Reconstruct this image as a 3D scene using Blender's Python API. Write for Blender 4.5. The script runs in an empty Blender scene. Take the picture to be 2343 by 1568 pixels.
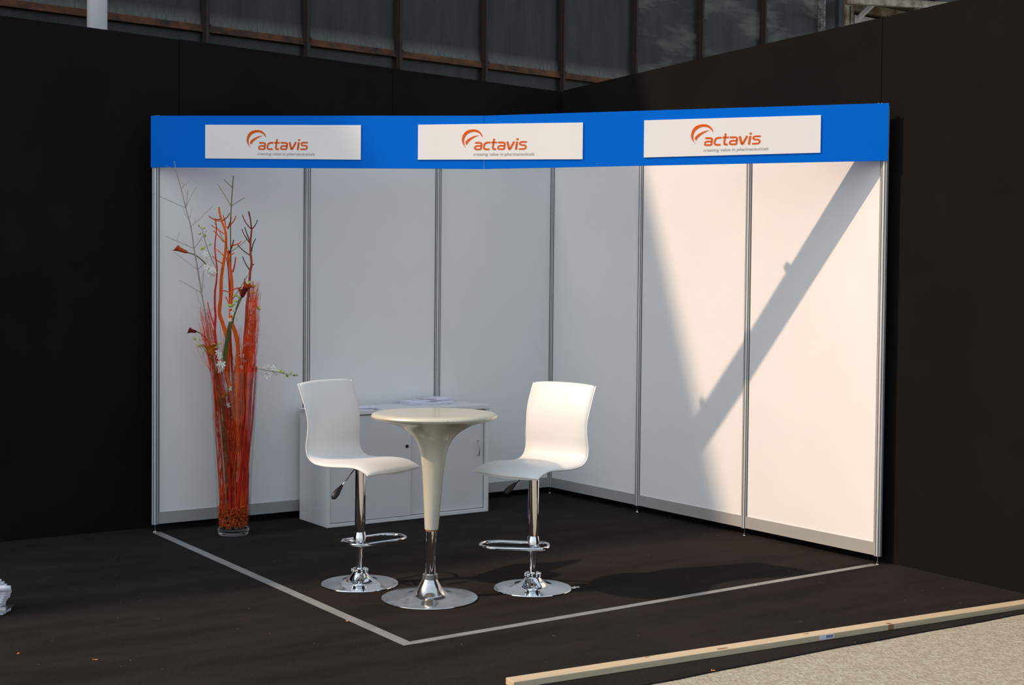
import bpy, math, random
from mathutils import Vector, Matrix, noise
from mathutils.geometry import tessellate_polygon
R = math.radians
rnd = random.Random(7)
scn = bpy.context.scene
col = scn.collection

# ------------------------------------------------------------------ camera
cam = bpy.data.objects.new('camera', bpy.data.cameras.new('camera'))
col.objects.link(cam)
cam.location = (-5.538, -7.351, 1.388)
cam.rotation_euler = (R(88.343), R(-0.553), R(-35.152))
cam.data.sensor_width = 36.0
cam.data.lens = 2825.5 / 2343 * 36.0
cam.data.clip_end = 300
scn.camera = cam

# ------------------------------------------------------------------ light
SUN = Vector((1.0, -0.33, -0.82)).normalized()      # direction the light travels
sun = bpy.data.objects.new('sun', bpy.data.lights.new('sun', 'SUN'))
col.objects.link(sun)
sun.rotation_euler = SUN.to_track_quat('-Z', 'Y').to_euler()
sun.data.energy = 3.2
sun.data.angle = R(0.75)
sun.data.color = (1.0, 0.71, 0.49)
world = bpy.data.worlds.new('world')
scn.world = world
world.use_nodes = True
wn = world.node_tree
wn.nodes.clear()
sky = wn.nodes.new('ShaderNodeTexSky')
sky.sky_type = 'NISHITA'
sky.sun_disc = False
sky.sun_elevation = math.asin(-SUN.z)
sky.sun_rotation = math.atan2(-SUN.x, -SUN.y)
sky.air_density = 1.0
sky.dust_density = 3.0
hs = wn.nodes.new('ShaderNodeHueSaturation')
hs.inputs['Saturation'].default_value = 0.8
bg = wn.nodes.new('ShaderNodeBackground')
bg.inputs['Strength'].default_value = 0.10
wo = wn.nodes.new('ShaderNodeOutputWorld')
wn.links.new(sky.outputs[0], hs.inputs['Color'])
wn.links.new(hs.outputs[0], bg.inputs['Color'])
haze = wn.nodes.new('ShaderNodeBackground')          # even, thin high haze over the whole sky
haze.inputs['Color'].default_value = (0.72, 0.85, 0.92, 1)
haze.inputs['Strength'].default_value = 0.63
add = wn.nodes.new('ShaderNodeAddShader')
wn.links.new(bg.outputs[0], add.inputs[0])
wn.links.new(haze.outputs[0], add.inputs[1])
wn.links.new(add.outputs[0], wo.inputs['Surface'])
vs = scn.view_settings
scn.display_settings.display_device = 'sRGB'
vs.view_transform = 'Standard'
vs.look = 'None'
vs.gamma = 1.0
vs.use_curve_mapping = False
vs.exposure = 0.0

# ------------------------------------------------------------------ materials
def lin(c):
    return tuple((x / 255 / 12.92 if x / 255 <= 0.04045 else ((x / 255 + 0.055) / 1.055) ** 2.4) for x in c)

def mat(name, base, rough=0.5, metal=0.0, spec=0.5, var=0.0, scale=8.0, bump=0.0, bscale=60.0, coat=0.0, stretch=None, base2=None, obj=True):
    m = bpy.data.materials.new(name)
    m.use_nodes = True
    nt = m.node_tree
    p = nt.nodes['Principled BSDF']
    p.inputs['Base Color'].default_value = (*base, 1)
    p.inputs['Roughness'].default_value = rough
    p.inputs['Metallic'].default_value = metal
    p.inputs['Specular IOR Level'].default_value = spec
    p.inputs['Coat Weight'].default_value = coat
    tc = nt.nodes.new('ShaderNodeTexCoord')
    vec = tc.outputs['Object' if obj else 'Generated']
    if stretch:
        mp = nt.nodes.new('ShaderNodeMapping')
        mp.inputs['Scale'].default_value = stretch
        nt.links.new(vec, mp.inputs['Vector'])
        vec = mp.outputs[0]
    if var > 0 or base2:
        n = nt.nodes.new('ShaderNodeTexNoise')
        n.inputs['Scale'].default_value = scale
        n.inputs['Detail'].default_value = 6
        n.inputs['Roughness'].default_value = 0.6
        nt.links.new(vec, n.inputs['Vector'])
        r = nt.nodes.new('ShaderNodeValToRGB')
        lo = base2 if base2 else tuple(c * (1 - var) for c in base)
        hi = base if base2 else tuple(min(1, c * (1 + var)) for c in base)
        r.color_ramp.elements[0].position = 0.35
        r.color_ramp.elements[1].position = 0.65
        r.color_ramp.elements[0].color = (*lo, 1)
        r.color_ramp.elements[1].color = (*hi, 1)
        nt.links.new(n.outputs['Fac'], r.inputs[0])
        nt.links.new(r.outputs[0], p.inputs['Base Color'])
    if bump > 0:
        n2 = nt.nodes.new('ShaderNodeTexNoise')
        n2.inputs['Scale'].default_value = bscale
        n2.inputs['Detail'].default_value = 4
        nt.links.new(vec, n2.inputs['Vector'])
        b = nt.nodes.new('ShaderNodeBump')
        b.inputs['Strength'].default_value = bump
        b.inputs['Distance'].default_value = 0.01
        nt.links.new(n2.outputs['Fac'], b.inputs['Height'])
        nt.links.new(b.outputs[0], p.inputs['Normal'])
    return m

M = {}
M['white_panel'] = mat('white_panel', (0.80, 0.80, 0.80), 0.32, var=0.012, scale=2.0)
M['alu'] = mat('anodised_aluminium', (0.60, 0.62, 0.62), 0.38, 0.35, var=0.05, scale=30, stretch=(1, 1, 0.05))
M['alu_dark'] = mat('aluminium_groove', (0.06, 0.065, 0.07), 0.5, 0.3)
M['rail'] = mat('aluminium_rail', (0.36, 0.36, 0.345), 0.5, 0.1, var=0.04, scale=6)
M['blue'] = mat('blue_fascia', (0.0, 0.138, 0.68), 0.6, spec=0.04, var=0.03, scale=1.5)
M['sign_white'] = mat('sign_white', (0.82, 0.81, 0.81), 0.45, var=0.01, scale=3)
M['logo_orange'] = mat('logo_orange', (0.74, 0.115, 0.012), 0.6, spec=0.1)
M['logo_grey'] = mat('logo_grey', (0.30, 0.30, 0.31), 0.5)
M['black_wall'] = mat('black_board', (0.0098, 0.0088, 0.0082), 0.9, spec=0.03, var=0.12, scale=1.6, bump=0.05, bscale=220)
M['carpet'] = mat('black_carpet', (0.030, 0.026, 0.024), 1.0, spec=0.0, var=0.16, scale=2.2, bump=0.5, bscale=330, stretch=(0.6, 2.2, 1))
M['pavement'] = mat('concrete_aggregate', (0.46, 0.37, 0.31), 0.9, spec=0.2)
M['tape'] = mat('grey_tape', (0.235, 0.24, 0.235), 0.5, var=0.14, scale=7)
M['wood'] = mat('pine', (0.58, 0.47, 0.315), 0.55, var=0.10, scale=9, stretch=(0.5, 9, 9))
M['wood_knot'] = mat('pine_knot', (0.30, 0.17, 0.085), 0.6, var=0.3, scale=60)
M['chrome'] = mat('chrome', (0.82, 0.83, 0.85), 0.05, 1.0)
M['chrome_worn'] = mat('worn_chrome', (0.66, 0.66, 0.66), 0.16, 1.0, var=0.12, scale=25)
M['leather'] = mat('white_leatherette', (0.74, 0.735, 0.725), 0.38, bump=0.04, bscale=500)
M['leather_edge'] = mat('white_leatherette_piping', (0.74, 0.73, 0.72), 0.4)
M['seat_under'] = mat('seat_underside', (0.33, 0.33, 0.34), 0.5)
M['black_plastic'] = mat('dark_plastic', (0.018, 0.017, 0.016), 0.45)
M['champagne'] = mat('champagne_plastic', (0.60, 0.58, 0.475), 0.30, 0.08, var=0.03, scale=5, coat=0.4)
M['scuff'] = mat('scuffs', (0.05, 0.03, 0.02), 0.7)
M['rust_ring'] = mat('rusty_ring', (0.32, 0.16, 0.06), 0.6, 0.3)
M['cabinet'] = mat('cabinet_grey_white', (0.66, 0.665, 0.68), 0.42, var=0.015, scale=4)
M['cabinet_door'] = mat('cabinet_door_grey', (0.60, 0.60, 0.615), 0.45, var=0.015, scale=4)
M['steel'] = mat('brushed_steel', (0.42, 0.42, 0.42), 0.3, 0.9)
M['dark'] = mat('dark_gap', (0.01, 0.01, 0.01), 0.8)
M['paper'] = mat('white_paper', (0.74, 0.74, 0.84), 0.6, var=0.02, scale=20)
M['paper_ink'] = mat('navy_ink', (0.06, 0.06, 0.16), 0.6)
M['paper_pink'] = mat('magenta_ink', (0.50, 0.05, 0.16), 0.6)
M['paper_dark'] = mat('grey_paper_line', (0.22, 0.22, 0.33), 0.6)
M['rust'] = mat('rusty_steel', (0.040, 0.020, 0.015), 0.75, 0.2, base2=(0.018, 0.013, 0.012), scale=14, bump=0.3, bscale=50)
M['rust_bright'] = mat('bright_rust', (0.15, 0.050, 0.013), 0.8, 0.1, base2=(0.022, 0.012, 0.009), scale=7, bump=0.3, bscale=60)
M['flaking'] = mat('flaking_white_paint', (0.26, 0.26, 0.25), 0.7, base2=(0.03, 0.02, 0.015), scale=30)
M['frame_cream'] = mat('cream_painted_frame', (0.36, 0.34, 0.27), 0.6, base2=(0.13, 0.07, 0.035), scale=7)
M['frame_white'] = mat('pale_window_sheet', (0.42, 0.39, 0.38), 0.6, var=0.06, scale=4)
M['soffit'] = mat('brown_flaking_soffit', (0.07, 0.042, 0.025), 0.8, base2=(0.018, 0.010, 0.007), scale=14)
M['hall_plain'] = mat('dark_hall_wall', (0.05, 0.05, 0.05), 0.8, var=0.2, scale=1.0)
M['pipe'] = mat('grey_downpipe', (0.72, 0.70, 0.73), 0.45, var=0.05, scale=10)
M['orange_branch'] = mat('orange_painted_branch', (0.80, 0.115, 0.008), 0.6, spec=0.15, var=0.22, scale=12, stretch=(1, 1, 0.35))
M['crimson_branch'] = mat('red_painted_branch', (0.60, 0.020, 0.012), 0.6, spec=0.15, var=0.22, scale=12)
M['burnt_branch'] = mat('dark_red_branch', (0.20, 0.020, 0.012), 0.6, spec=0.15, var=0.3, scale=12)
M['dark_tip'] = mat('unpainted_tip', (0.050, 0.022, 0.016), 0.7)
M['coral_twig'] = mat('coral_twigs', (0.80, 0.080, 0.020), 0.6, spec=0.15, var=0.3, scale=14)
M['bare_twig'] = mat('bare_twig_bark', (0.36, 0.29, 0.245), 0.75, spec=0.15, var=0.2, scale=40)
M['olive_twig'] = mat('olive_stem', (0.21, 0.19, 0.055), 0.65, spec=0.15, var=0.2, scale=30)
M['green_stem'] = mat('green_flower_stem', (0.085, 0.105, 0.028), 0.5, spec=0.15, var=0.3, scale=25)
M['dark_green'] = mat('dark_green_stem', (0.03, 0.05, 0.02), 0.5)
M['orchid'] = mat('white_orchid_petal', (0.78, 0.78, 0.70), 0.5, spec=0.15)
M['bud'] = mat('lime_bud', (0.42, 0.50, 0.10), 0.5, spec=0.15, var=0.15, scale=40)
M['calla_red'] = mat('red_calla', (0.40, 0.030, 0.012), 0.45, spec=0.15, base2=(0.44, 0.070, 0.012), scale=22)
M['calla_maroon'] = mat('maroon_calla', (0.12, 0.008, 0.010), 0.45, spec=0.15, var=0.4, scale=30)
M['calla_orange'] = mat('orange_calla', (0.62, 0.20, 0.012), 0.45, spec=0.15, base2=(0.40, 0.06, 0.01), scale=18)
M['pebble'] = mat('orange_gravel', (0.72, 0.12, 0.016), 0.6, spec=0.15, base2=(0.36, 0.045, 0.008), scale=45)
M['chip'] = mat('orange_crumb', (0.72, 0.26, 0.06), 0.7)
M['clear_plastic'] = mat('crumpled_clear_film', (0.55, 0.55, 0.55), 0.15)

# carpet: lint specks and streaks
def carpet_nodes(m):
    nt = m.node_tree
    p = nt.nodes['Principled BSDF']
    ramp = [n for n in nt.nodes if n.bl_idname == 'ShaderNodeValToRGB'][0]
    tc = [n for n in nt.nodes if n.bl_idname == 'ShaderNodeTexCoord'][0]
    v = nt.nodes.new('ShaderNodeTexVoronoi')
    v.inputs['Scale'].default_value = 9
    nt.links.new(tc.outputs['Object'], v.inputs['Vector'])
    lt = nt.nodes.new('ShaderNodeMath'); lt.operation = 'LESS_THAN'
    lt.inputs[1].default_value = 0.035
    nt.links.new(v.outputs['Distance'], lt.inputs[0])
    fine = nt.nodes.new('ShaderNodeTexNoise')
    fine.inputs['Scale'].default_value = 140
    nt.links.new(tc.outputs['Object'], fine.inputs['Vector'])
    mul = nt.nodes.new('ShaderNodeMixRGB'); mul.blend_type = 'OVERLAY'
    mul.inputs[0].default_value = 0.55
    nt.links.new(ramp.outputs[0], mul.inputs[1])
    nt.links.new(fine.outputs['Fac'], mul.inputs[2])
    mx = nt.nodes.new('ShaderNodeMixRGB')
    mx.inputs[2].default_value = (0.16, 0.12, 0.09, 1)
    nt.links.new(lt.outputs[0], mx.inputs[0])
    nt.links.new(mul.outputs[0], mx.inputs[1])
    nt.links.new(mx.outputs[0], p.inputs['Base Color'])
carpet_nodes(M['carpet'])

def pavement_nodes(m):
    nt = m.node_tree
    p = nt.nodes['Principled BSDF']
    tc = [n for n in nt.nodes if n.bl_idname == 'ShaderNodeTexCoord'][0]
    v = nt.nodes.new('ShaderNodeTexVoronoi')
    v.inputs['Scale'].default_value = 75
    nt.links.new(tc.outputs['Object'], v.inputs['Vector'])
    n = nt.nodes.new('ShaderNodeTexNoise')
    n.inputs['Scale'].default_value = 32; n.inputs['Detail'].default_value = 5
    nt.links.new(tc.outputs['Object'], n.inputs['Vector'])
    r = nt.nodes.new('ShaderNodeValToRGB')
    e = r.color_ramp.elements
    e[0].position = 0.0; e[0].color = (0.52, 0.52, 0.42, 1)
    e[1].position = 1.0; e[1].color = (0.24, 0.22, 0.18, 1)
    a = e.new(0.35); a.color = (0.43, 0.42, 0.34, 1)
    b = e.new(0.6); b.color = (0.35, 0.32, 0.26, 1)
    sep = nt.nodes.new('ShaderNodeMixRGB'); sep.blend_type = 'MIX'; sep.inputs[0].default_value = 0.5
    nt.links.new(v.outputs['Color'], sep.inputs[1])
    nt.links.new(n.outputs['Fac'], sep.inputs[2])
    nt.links.new(sep.outputs[0], r.inputs[0])
    nt.links.new(r.outputs[0], p.inputs['Base Color'])
    b2 = nt.nodes.new('ShaderNodeBump'); b2.inputs['Strength'].default_value = 0.5; b2.inputs['Distance'].default_value = 0.006
    nt.links.new(v.outputs['Distance'], b2.inputs['Height'])
    nt.links.new(b2.outputs[0], p.inputs['Normal'])
pavement_nodes(M['pavement'])

def wired_glass(name, streak_amt=0.0, seed=0.0):
    m = bpy.data.materials.new(name)
    m.use_nodes = True
    nt = m.node_tree
    p = nt.nodes['Principled BSDF']
    p.inputs['Roughness'].default_value = 0.30
    p.inputs['Specular IOR Level'].default_value = 0.2
    tc = nt.nodes.new('ShaderNodeTexCoord')
    sp = nt.nodes.new('ShaderNodeSeparateXYZ')
    nt.links.new(tc.outputs['Object'], sp.inputs[0])
    def grid(out):
        a = nt.nodes.new('ShaderNodeMath'); a.operation = 'MULTIPLY'; a.inputs[1].default_value = 1 / 0.0155
        nt.links.new(out, a.inputs[0])
        f = nt.nodes.new('ShaderNodeMath'); f.operation = 'FRACT'
        nt.links.new(a.outputs[0], f.inputs[0])
        c = nt.nodes.new('ShaderNodeMath'); c.operation = 'LESS_THAN'; c.inputs[1].default_value = 0.34
        nt.links.new(f.outputs[0], c.inputs[0])
        return c.outputs[0]
    gx, gz = grid(sp.outputs['X']), grid(sp.outputs['Z'])
    mx = nt.nodes.new('ShaderNodeMath'); mx.operation = 'MAXIMUM'
    nt.links.new(gx, mx.inputs[0]); nt.links.new(gz, mx.inputs[1])
    n = nt.nodes.new('ShaderNodeTexNoise'); n.inputs['Scale'].default_value = 3.2; n.inputs['Detail'].default_value = 7
    mp = nt.nodes.new('ShaderNodeMapping'); mp.inputs['Scale'].default_value = (2.2, 1, 0.5); mp.inputs['Location'].default_value = (seed, 0, seed * 1.7)
    nt.links.new(tc.outputs['Object'], mp.inputs['Vector'])
    nt.links.new(mp.outputs[0], n.inputs['Vector'])
    r = nt.nodes.new('ShaderNodeValToRGB')
    r.color_ramp.elements[0].position = 0.3; r.color_ramp.elements[0].color = (0.026, 0.027, 0.025, 1)
    r.color_ramp.elements[1].position = 0.75; r.color_ramp.elements[1].color = (0.058, 0.058, 0.052, 1)
    nt.links.new(n.outputs['Fac'], r.inputs[0])
    g = nt.nodes.new('ShaderNodeMixRGB'); g.blend_type = 'MULTIPLY'
    g.inputs[2].default_value = (0.50, 0.50, 0.50, 1)
    nt.links.new(mx.outputs[0], g.inputs[0])
    nt.links.new(r.outputs[0], g.inputs[1])
    last = g.outputs[0]
    # limescale band along the bottom edge of the pane, then optional pale streaks
    zb = nt.nodes.new('ShaderNodeMapRange')
    zb.inputs['From Min'].default_value = 0.03; zb.inputs['From Max'].default_value = 0.12
    zb.inputs['To Min'].default_value = 1.0; zb.inputs['To Max'].default_value = 0.0
    nt.links.new(sp.outputs['Z'], zb.inputs['Value'])
    n3 = nt.nodes.new('ShaderNodeTexNoise'); n3.inputs['Scale'].default_value = 26; n3.inputs['Detail'].default_value = 4
    nt.links.new(mp.outputs[0], n3.inputs['Vector'])
    mm = nt.nodes.new('ShaderNodeMath'); mm.operation = 'MULTIPLY'
    nt.links.new(zb.outputs[0], mm.inputs[0]); nt.links.new(n3.outputs['Fac'], mm.inputs[1])
    s1 = nt.nodes.new('ShaderNodeMixRGB'); s1.inputs[2].default_value = (0.17, 0.17, 0.155, 1)
    nt.links.new(mm.outputs[0], s1.inputs[0]); nt.links.new(last, s1.inputs[1])
    last = s1.outputs[0]
    if streak_amt > 0:  # slanted pale streaks mixed into the pane colour
        n4 = nt.nodes.new('ShaderNodeTexNoise'); n4.inputs['Scale'].default_value = 2.4; n4.inputs['Detail'].default_value = 9
        n4.inputs['Roughness'].default_value = 0.62
        mp4 = nt.nodes.new('ShaderNodeMapping'); mp4.inputs['Location'].default_value = (seed * 3.1, 2.0, seed)
        mp4.inputs['Rotation'].default_value = (0, R(-35), 0); mp4.inputs['Scale'].default_value = (0.55, 1, 1.8)
        nt.links.new(tc.outputs['Object'], mp4.inputs['Vector']); nt.links.new(mp4.outputs[0], n4.inputs['Vector'])
        mr = nt.nodes.new('ShaderNodeMapRange')
        mr.inputs['From Min'].default_value = 0.50; mr.inputs['From Max'].default_value = 0.80
        mr.inputs['To Max'].default_value = streak_amt
        nt.links.new(n4.outputs['Fac'], mr.inputs['Value'])
        s2 = nt.nodes.new('ShaderNodeMixRGB'); s2.inputs[2].default_value = (0.30, 0.285, 0.235, 1)
        nt.links.new(mr.outputs[0], s2.inputs[0]); nt.links.new(last, s2.inputs[1])
        last = s2.outputs[0]
    nt.links.new(last, p.inputs['Base Color'])
    return m
GL = [wired_glass('wired_glass_a', 0, 0.3), wired_glass('wired_glass_b', 0, 4.1), wired_glass('wired_glass_c', 0, 9.7)]
GS = [wired_glass('streaked_wired_glass_a', 0.55, 1.3), wired_glass('streaked_wired_glass_b', 0.5, 5.2), wired_glass('streaked_wired_glass_c', 0.55, 7.9)]

g = bpy.data.materials.new('clear_thin_glass')       # thin wall: mirrors by Fresnel, lets the rest through
g.use_nodes = True
gn = g.node_tree
gn.nodes.clear()
go = gn.nodes.new('ShaderNodeOutputMaterial')
gt = gn.nodes.new('ShaderNodeBsdfTransparent'); gt.inputs[0].default_value = (0.955, 0.975, 0.97, 1)
gg = gn.nodes.new('ShaderNodeBsdfGlossy'); gg.inputs['Roughness'].default_value = 0.02
lw = gn.nodes.new('ShaderNodeLayerWeight'); lw.inputs['Blend'].default_value = 0.5
pw = gn.nodes.new('ShaderNodeMath'); pw.operation = 'POWER'; pw.inputs[1].default_value = 5.0
gn.links.new(lw.outputs['Facing'], pw.inputs[0])
gf = gn.nodes.new('ShaderNodeMath'); gf.operation = 'MULTIPLY_ADD'; gf.inputs[1].default_value = 0.90; gf.inputs[2].default_value = 0.035
gn.links.new(pw.outputs[0], gf.inputs[0])
gm = gn.nodes.new('ShaderNodeMixShader')
gn.links.new(gf.outputs[0], gm.inputs[0]); gn.links.new(gt.outputs[0], gm.inputs[1]); gn.links.new(gg.outputs[0], gm.inputs[2])
gn.links.new(gm.outputs[0], go.inputs[0])
gb = bpy.data.materials.new('solid_glass_foot')
gb.use_nodes = True
gp = gb.node_tree.nodes['Principled BSDF']
gp.inputs['Transmission Weight'].default_value = 1.0
gp.inputs['Roughness'].default_value = 0.0
gp.inputs['IOR'].default_value = 1.45
M['glass_foot'] = gb
M['glass'] = g

# ------------------------------------------------------------------ mesh helpers
class MB:
    def __init__(s):
        s.v = []; s.f = []; s.sm = []; s.mi = []
        s.cur = 0
    def add(s, vs_, fs, smooth=False):
        b = len(s.v)
        s.v += [tuple(p) for p in vs_]
        for f in fs:
            s.f.append(tuple(b + i for i in f)); s.sm.append(smooth); s.mi.append(s.cur)
        return s
    def box(s, lo, hi, mtx=None):
        x0, y0, z0 = lo; x1, y1, z1 = hi
        p = [Vector(q) for q in ((x0, y0, z0), (x1, y0, z0), (x1, y1, z0), (x0, y1, z0), (x0, y0, z1), (x1, y0, z1), (x1, y1, z1), (x0, y1, z1))]
        if mtx: p = [mtx @ q for q in p]
        return s.add(p, [(0, 3, 2, 1), (4, 5, 6, 7), (0, 1, 5, 4), (1, 2, 6, 5), (2, 3, 7, 6), (3, 0, 4, 7)])
    def bar(s, a, b, w, h, up=(0, 0, 1)):
        a = Vector(a); b = Vector(b)
        d = (b - a).normalized()
        u = Vector(up); side = d.cross(u).normalized(); u = side.cross(d).normalized()
        p = [q + side * sx * w / 2 + u * sz * h / 2 for q in (a, b) for sx, sz in ((-1, -1), (1, -1), (1, 1), (-1, 1))]
        return s.add(p, [(0, 1, 2, 3), (7, 6, 5, 4), (0, 4, 5, 1), (1, 5, 6, 2), (2, 6, 7, 3), (3, 7, 4, 0)])
    def tube(s, pts, rad, n=8, closed=False, cap=True):
        pts = [Vector(p) for p in pts]
        k = len(pts)
        if not hasattr(rad, '__len__'): rad = [rad] * k
        rings = []
        prev = None
        for i in range(k):
            if closed:
                t = pts[(i + 1) % k] - pts[i - 1]
            else:
                t = pts[min(i + 1, k - 1)] - pts[max(i - 1, 0)]
            t.normalize()
            if prev is None:
                ref = Vector((0, 0, 1)) if abs(t.z) < 0.9 else Vector((1, 0, 0))
                nrm = t.cross(ref).normalized()
            else:
                nrm = (prev - t * prev.dot(t)).normalized()
            prev = nrm
            bn = t.cross(nrm)
            rings.append([pts[i] + (nrm * math.cos(2 * math.pi * j / n) + bn * math.sin(2 * math.pi * j / n)) * rad[i] for j in range(n)])
        vs_ = [p for r in rings for p in r]
        fs = []
        for i in range(k if closed else k - 1):
            a = i * n; b = ((i + 1) % k) * n
            for j in range(n):
                fs.append((a + j, a + (j + 1) % n, b + (j + 1) % n, b + j))
        s.add(vs_, fs, True)
        if cap and not closed:
            b0 = len(s.v) - k * n
            s.f.append(tuple(b0 + j for j in reversed(range(n)))); s.sm.append(False); s.mi.append(s.cur)
            b1 = len(s.v) - n
            s.f.append(tuple(b1 + j for j in range(n))); s.sm.append(False); s.mi.append(s.cur)
        return s
    def lathe(s, prof, n=48, c=(0, 0, 0), shear=(0, 0), smooth=True):
        # split the profile at sharp corners so that each run shades smoothly on its own
        runs = [[prof[0]]]
        for i in range(1, len(prof)):
            runs[-1].append(prof[i])
            if i < len(prof) - 1:
                a = Vector(prof[i]) - Vector(prof[i - 1]); b = Vector(prof[i + 1]) - Vector(prof[i])
                if a.length > 0 and b.length > 0 and a.angle(b) > R(38): runs.append([prof[i]])
        for run in runs:
            vs_ = []
            for r, z in run:
                for j in range(n):
                    a = 2 * math.pi * j / n
                    vs_.append((c[0] + r * math.cos(a) + shear[0] * z, c[1] + r * math.sin(a) + shear[1] * z, c[2] + z))
            fs = []
            for i in range(len(run) - 1):
                for j in range(n):
                    if run[i][0] == 0 and run[i + 1][0] == 0: continue
                    if run[i][0] == 0: fs.append((i * n, (i + 1) * n + (j + 1) % n, (i + 1) * n + j))
                    elif run[i + 1][0] == 0: fs.append((i * n + j, i * n + (j + 1) % n, (i + 1) * n))
                    else: fs.append((i * n + j, i * n + (j + 1) % n, (i + 1) * n + (j + 1) % n, (i + 1) * n + j))
            s.add(vs_, fs, smooth)
        return s
    def poly(s, pts2, fn, th=0.0006):
        tri = tessellate_polygon([[Vector((x, y, 0)) for x, y in pts2]])
        n = len(pts2)
        top = [fn(x, y, th) for x, y in pts2]; bot = [fn(x, y, 0) for x, y in pts2]
        fs = [tuple(t) for t in tri] + [tuple(n + i for i in reversed(t)) for t in tri]
        fs += [(i, (i + 1) % n, n + (i + 1) % n, n + i) for i in range(n)]
        return s.add(top + bot, fs)
    def build(s, name, m, parent=None, loc=None, bevel=0.0, autosmooth=False):
        me = bpy.data.meshes.new(name)
        me.from_pydata(s.v, [], s.f)
        for p_, sm_, mi_ in zip(me.polygons, s.sm, s.mi):
            p_.use_smooth = sm_; p_.material_index = mi_
        for mm_ in (m if isinstance(m, (list, tuple)) else [m]):
            me.materials.append(mm_)
        me.update()
        o = bpy.data.objects.new(name, me)
        col.objects.link(o)
        if parent: o.parent = parent
        if loc: o.location = loc
        if bevel:
            b = o.modifiers.new('bevel', 'BEVEL'); b.width = bevel; b.segments = 2; b.limit_method = 'ANGLE'
        return o

def empty(name, loc=(0, 0, 0), rz=0.0):
    o = bpy.data.objects.new(name, None)
    o.empty_display_size = 0.1
    o.location = loc; o.rotation_euler = (0, 0, rz)
    col.objects.link(o)
    return o
def tag(o, label=None, cat=None, group=None, kind=None):
    if label: o['label'] = label
    if cat: o['category'] = cat
    if group: o['group'] = group
    if kind: o['kind'] = kind
    return o
def struct(o): o['kind'] = 'structure'; return o

# ------------------------------------------------------------------ setting
ground = struct(MB().box((-60, -60, -0.30), (60, 40, -0.006)).build('floor', M['pavement']))

# black carpet with an oblique front edge
def prism_xy(poly, z0, z1):
    n = len(poly)
    return MB().add([(x, y, z1) for x, y in poly] + [(x, y, z0) for x, y in poly],
                    [tuple(range(n)), tuple(reversed(range(n, 2 * n)))] + [(i, n + i, n + (i + 1) % n, (i + 1) % n) for i in range(n)])
edge = []
for i in range(38):
    x = -8 + i * 0.2165
    edge.append((x, -3.94 - (x + 2.55) * 0.0685 + 0.006 * math.sin(x * 3.1) + 0.003 * math.sin(x * 11)))
edge[-1] = (edge[-1][0], edge[-1][1])
carp = prism_xy([(-8, 0.16)] + edge + [(0.012, -3.92), (0.160, -0.70), (0.198, 0.148)], -0.0055, 0.0)
tag(carp.build('carpet', M['carpet']), 'black carpet laid under the stand and up to the pale concrete', 'carpet')

# black hoarding walls
wl = struct(empty('wall_left'))
xs = [-7.36, -5.84, -4.32, -2.80, -1.28, 0.20]
for i in range(5):
    a, b = xs[i] + 0.0012, xs[i + 1] - 0.0012
    dy = (0.0, 0.004, 0.0, 0.003, 0.0)[i]
    MB().box((a, 0.150 + dy, 0.0), (b, 0.190 + dy, 3.025 + 0.004 * (i % 2))).build('panel', M['black_wall'], wl, bevel=0.0015)
wr = struct(empty('wall_right'))
wdir = Vector((-0.15, -3.25, 0)).normalized()
wnr = Vector((wdir.y, -wdir.x, 0))        # towards the stand (-x)
if wnr.x > 0: wnr = -wnr
C0 = Vector((0.20, 0.15, 0))
ss = [0.0, 1.536, 3.074, 4.60, 6.13, 7.66]
hh = [3.035, 3.022, 3.0, 2.985, 2.975, 2.965]
for i in range(5):
    a = C0 + wdir * (ss[i] + 0.0012); b = C0 + wdir * (ss[i + 1] - 0.0012)
    off = wnr * (0.0, 0.003, 0.0, 0.002, 0.0)[i]
    back = -wnr * 0.04
    p = [a + off, b + off, b + off + back, a + off + back]
    zt = [hh[i], hh[i + 1], hh[i + 1], hh[i]]
    MB().add([(q.x, q.y, 0.0) for q in p] + [(q.x, q.y, z) for q, z in zip(p, zt)],
             [(0, 3, 2, 1), (4, 5, 6, 7), (0, 1, 5, 4), (1, 2, 6, 5), (2, 3, 7, 6), (3, 0, 4, 7)]).build('panel', M['black_wall'], wr)

# industrial hall behind: steel mullions, rusty transoms, wired-glass panes
hall = struct(empty('wall_back', (-1, 2.0, 0), R(-3)))
MX = [-4.09, -3.25, -2.41, -1.745 - 0.01, -0.905, -0.06, 0.785, 1.64, 2.48, 3.325, 4.155, 5.0, 5.845]
MX = [-4.27, -3.43, -2.59, -1.745, -0.905, -0.06, 0.785, 1.64, 2.48, 3.325, 4.155, 5.0, 5.845]
ZR, ZT, ZB = 3.55, 5.15, 2.3
for i, x in enumerate(MX):
    m_ = M['flaking'] if i == len(MX) - 1 else M['rust']
    b = MB().box((x - 0.027, -0.05, ZB), (x + 0.027, 0.03, 5.6)).box((x - 0.011, -0.075, ZB), (x + 0.011, -0.05, 5.6))
    mo = b.build('mullion', m_, hall)
    for z in (ZR + 0.02, ZR + 0.72):
        MB().lathe([(0.0, 0.0), (0.011, 0.0), (0.011, 0.012), (0.0, 0.016)], 8).build('bolt', M['rust'], mo, (x + 0.024, -0.056, z)).rotation_euler = (R(90), 0, 0)
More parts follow.
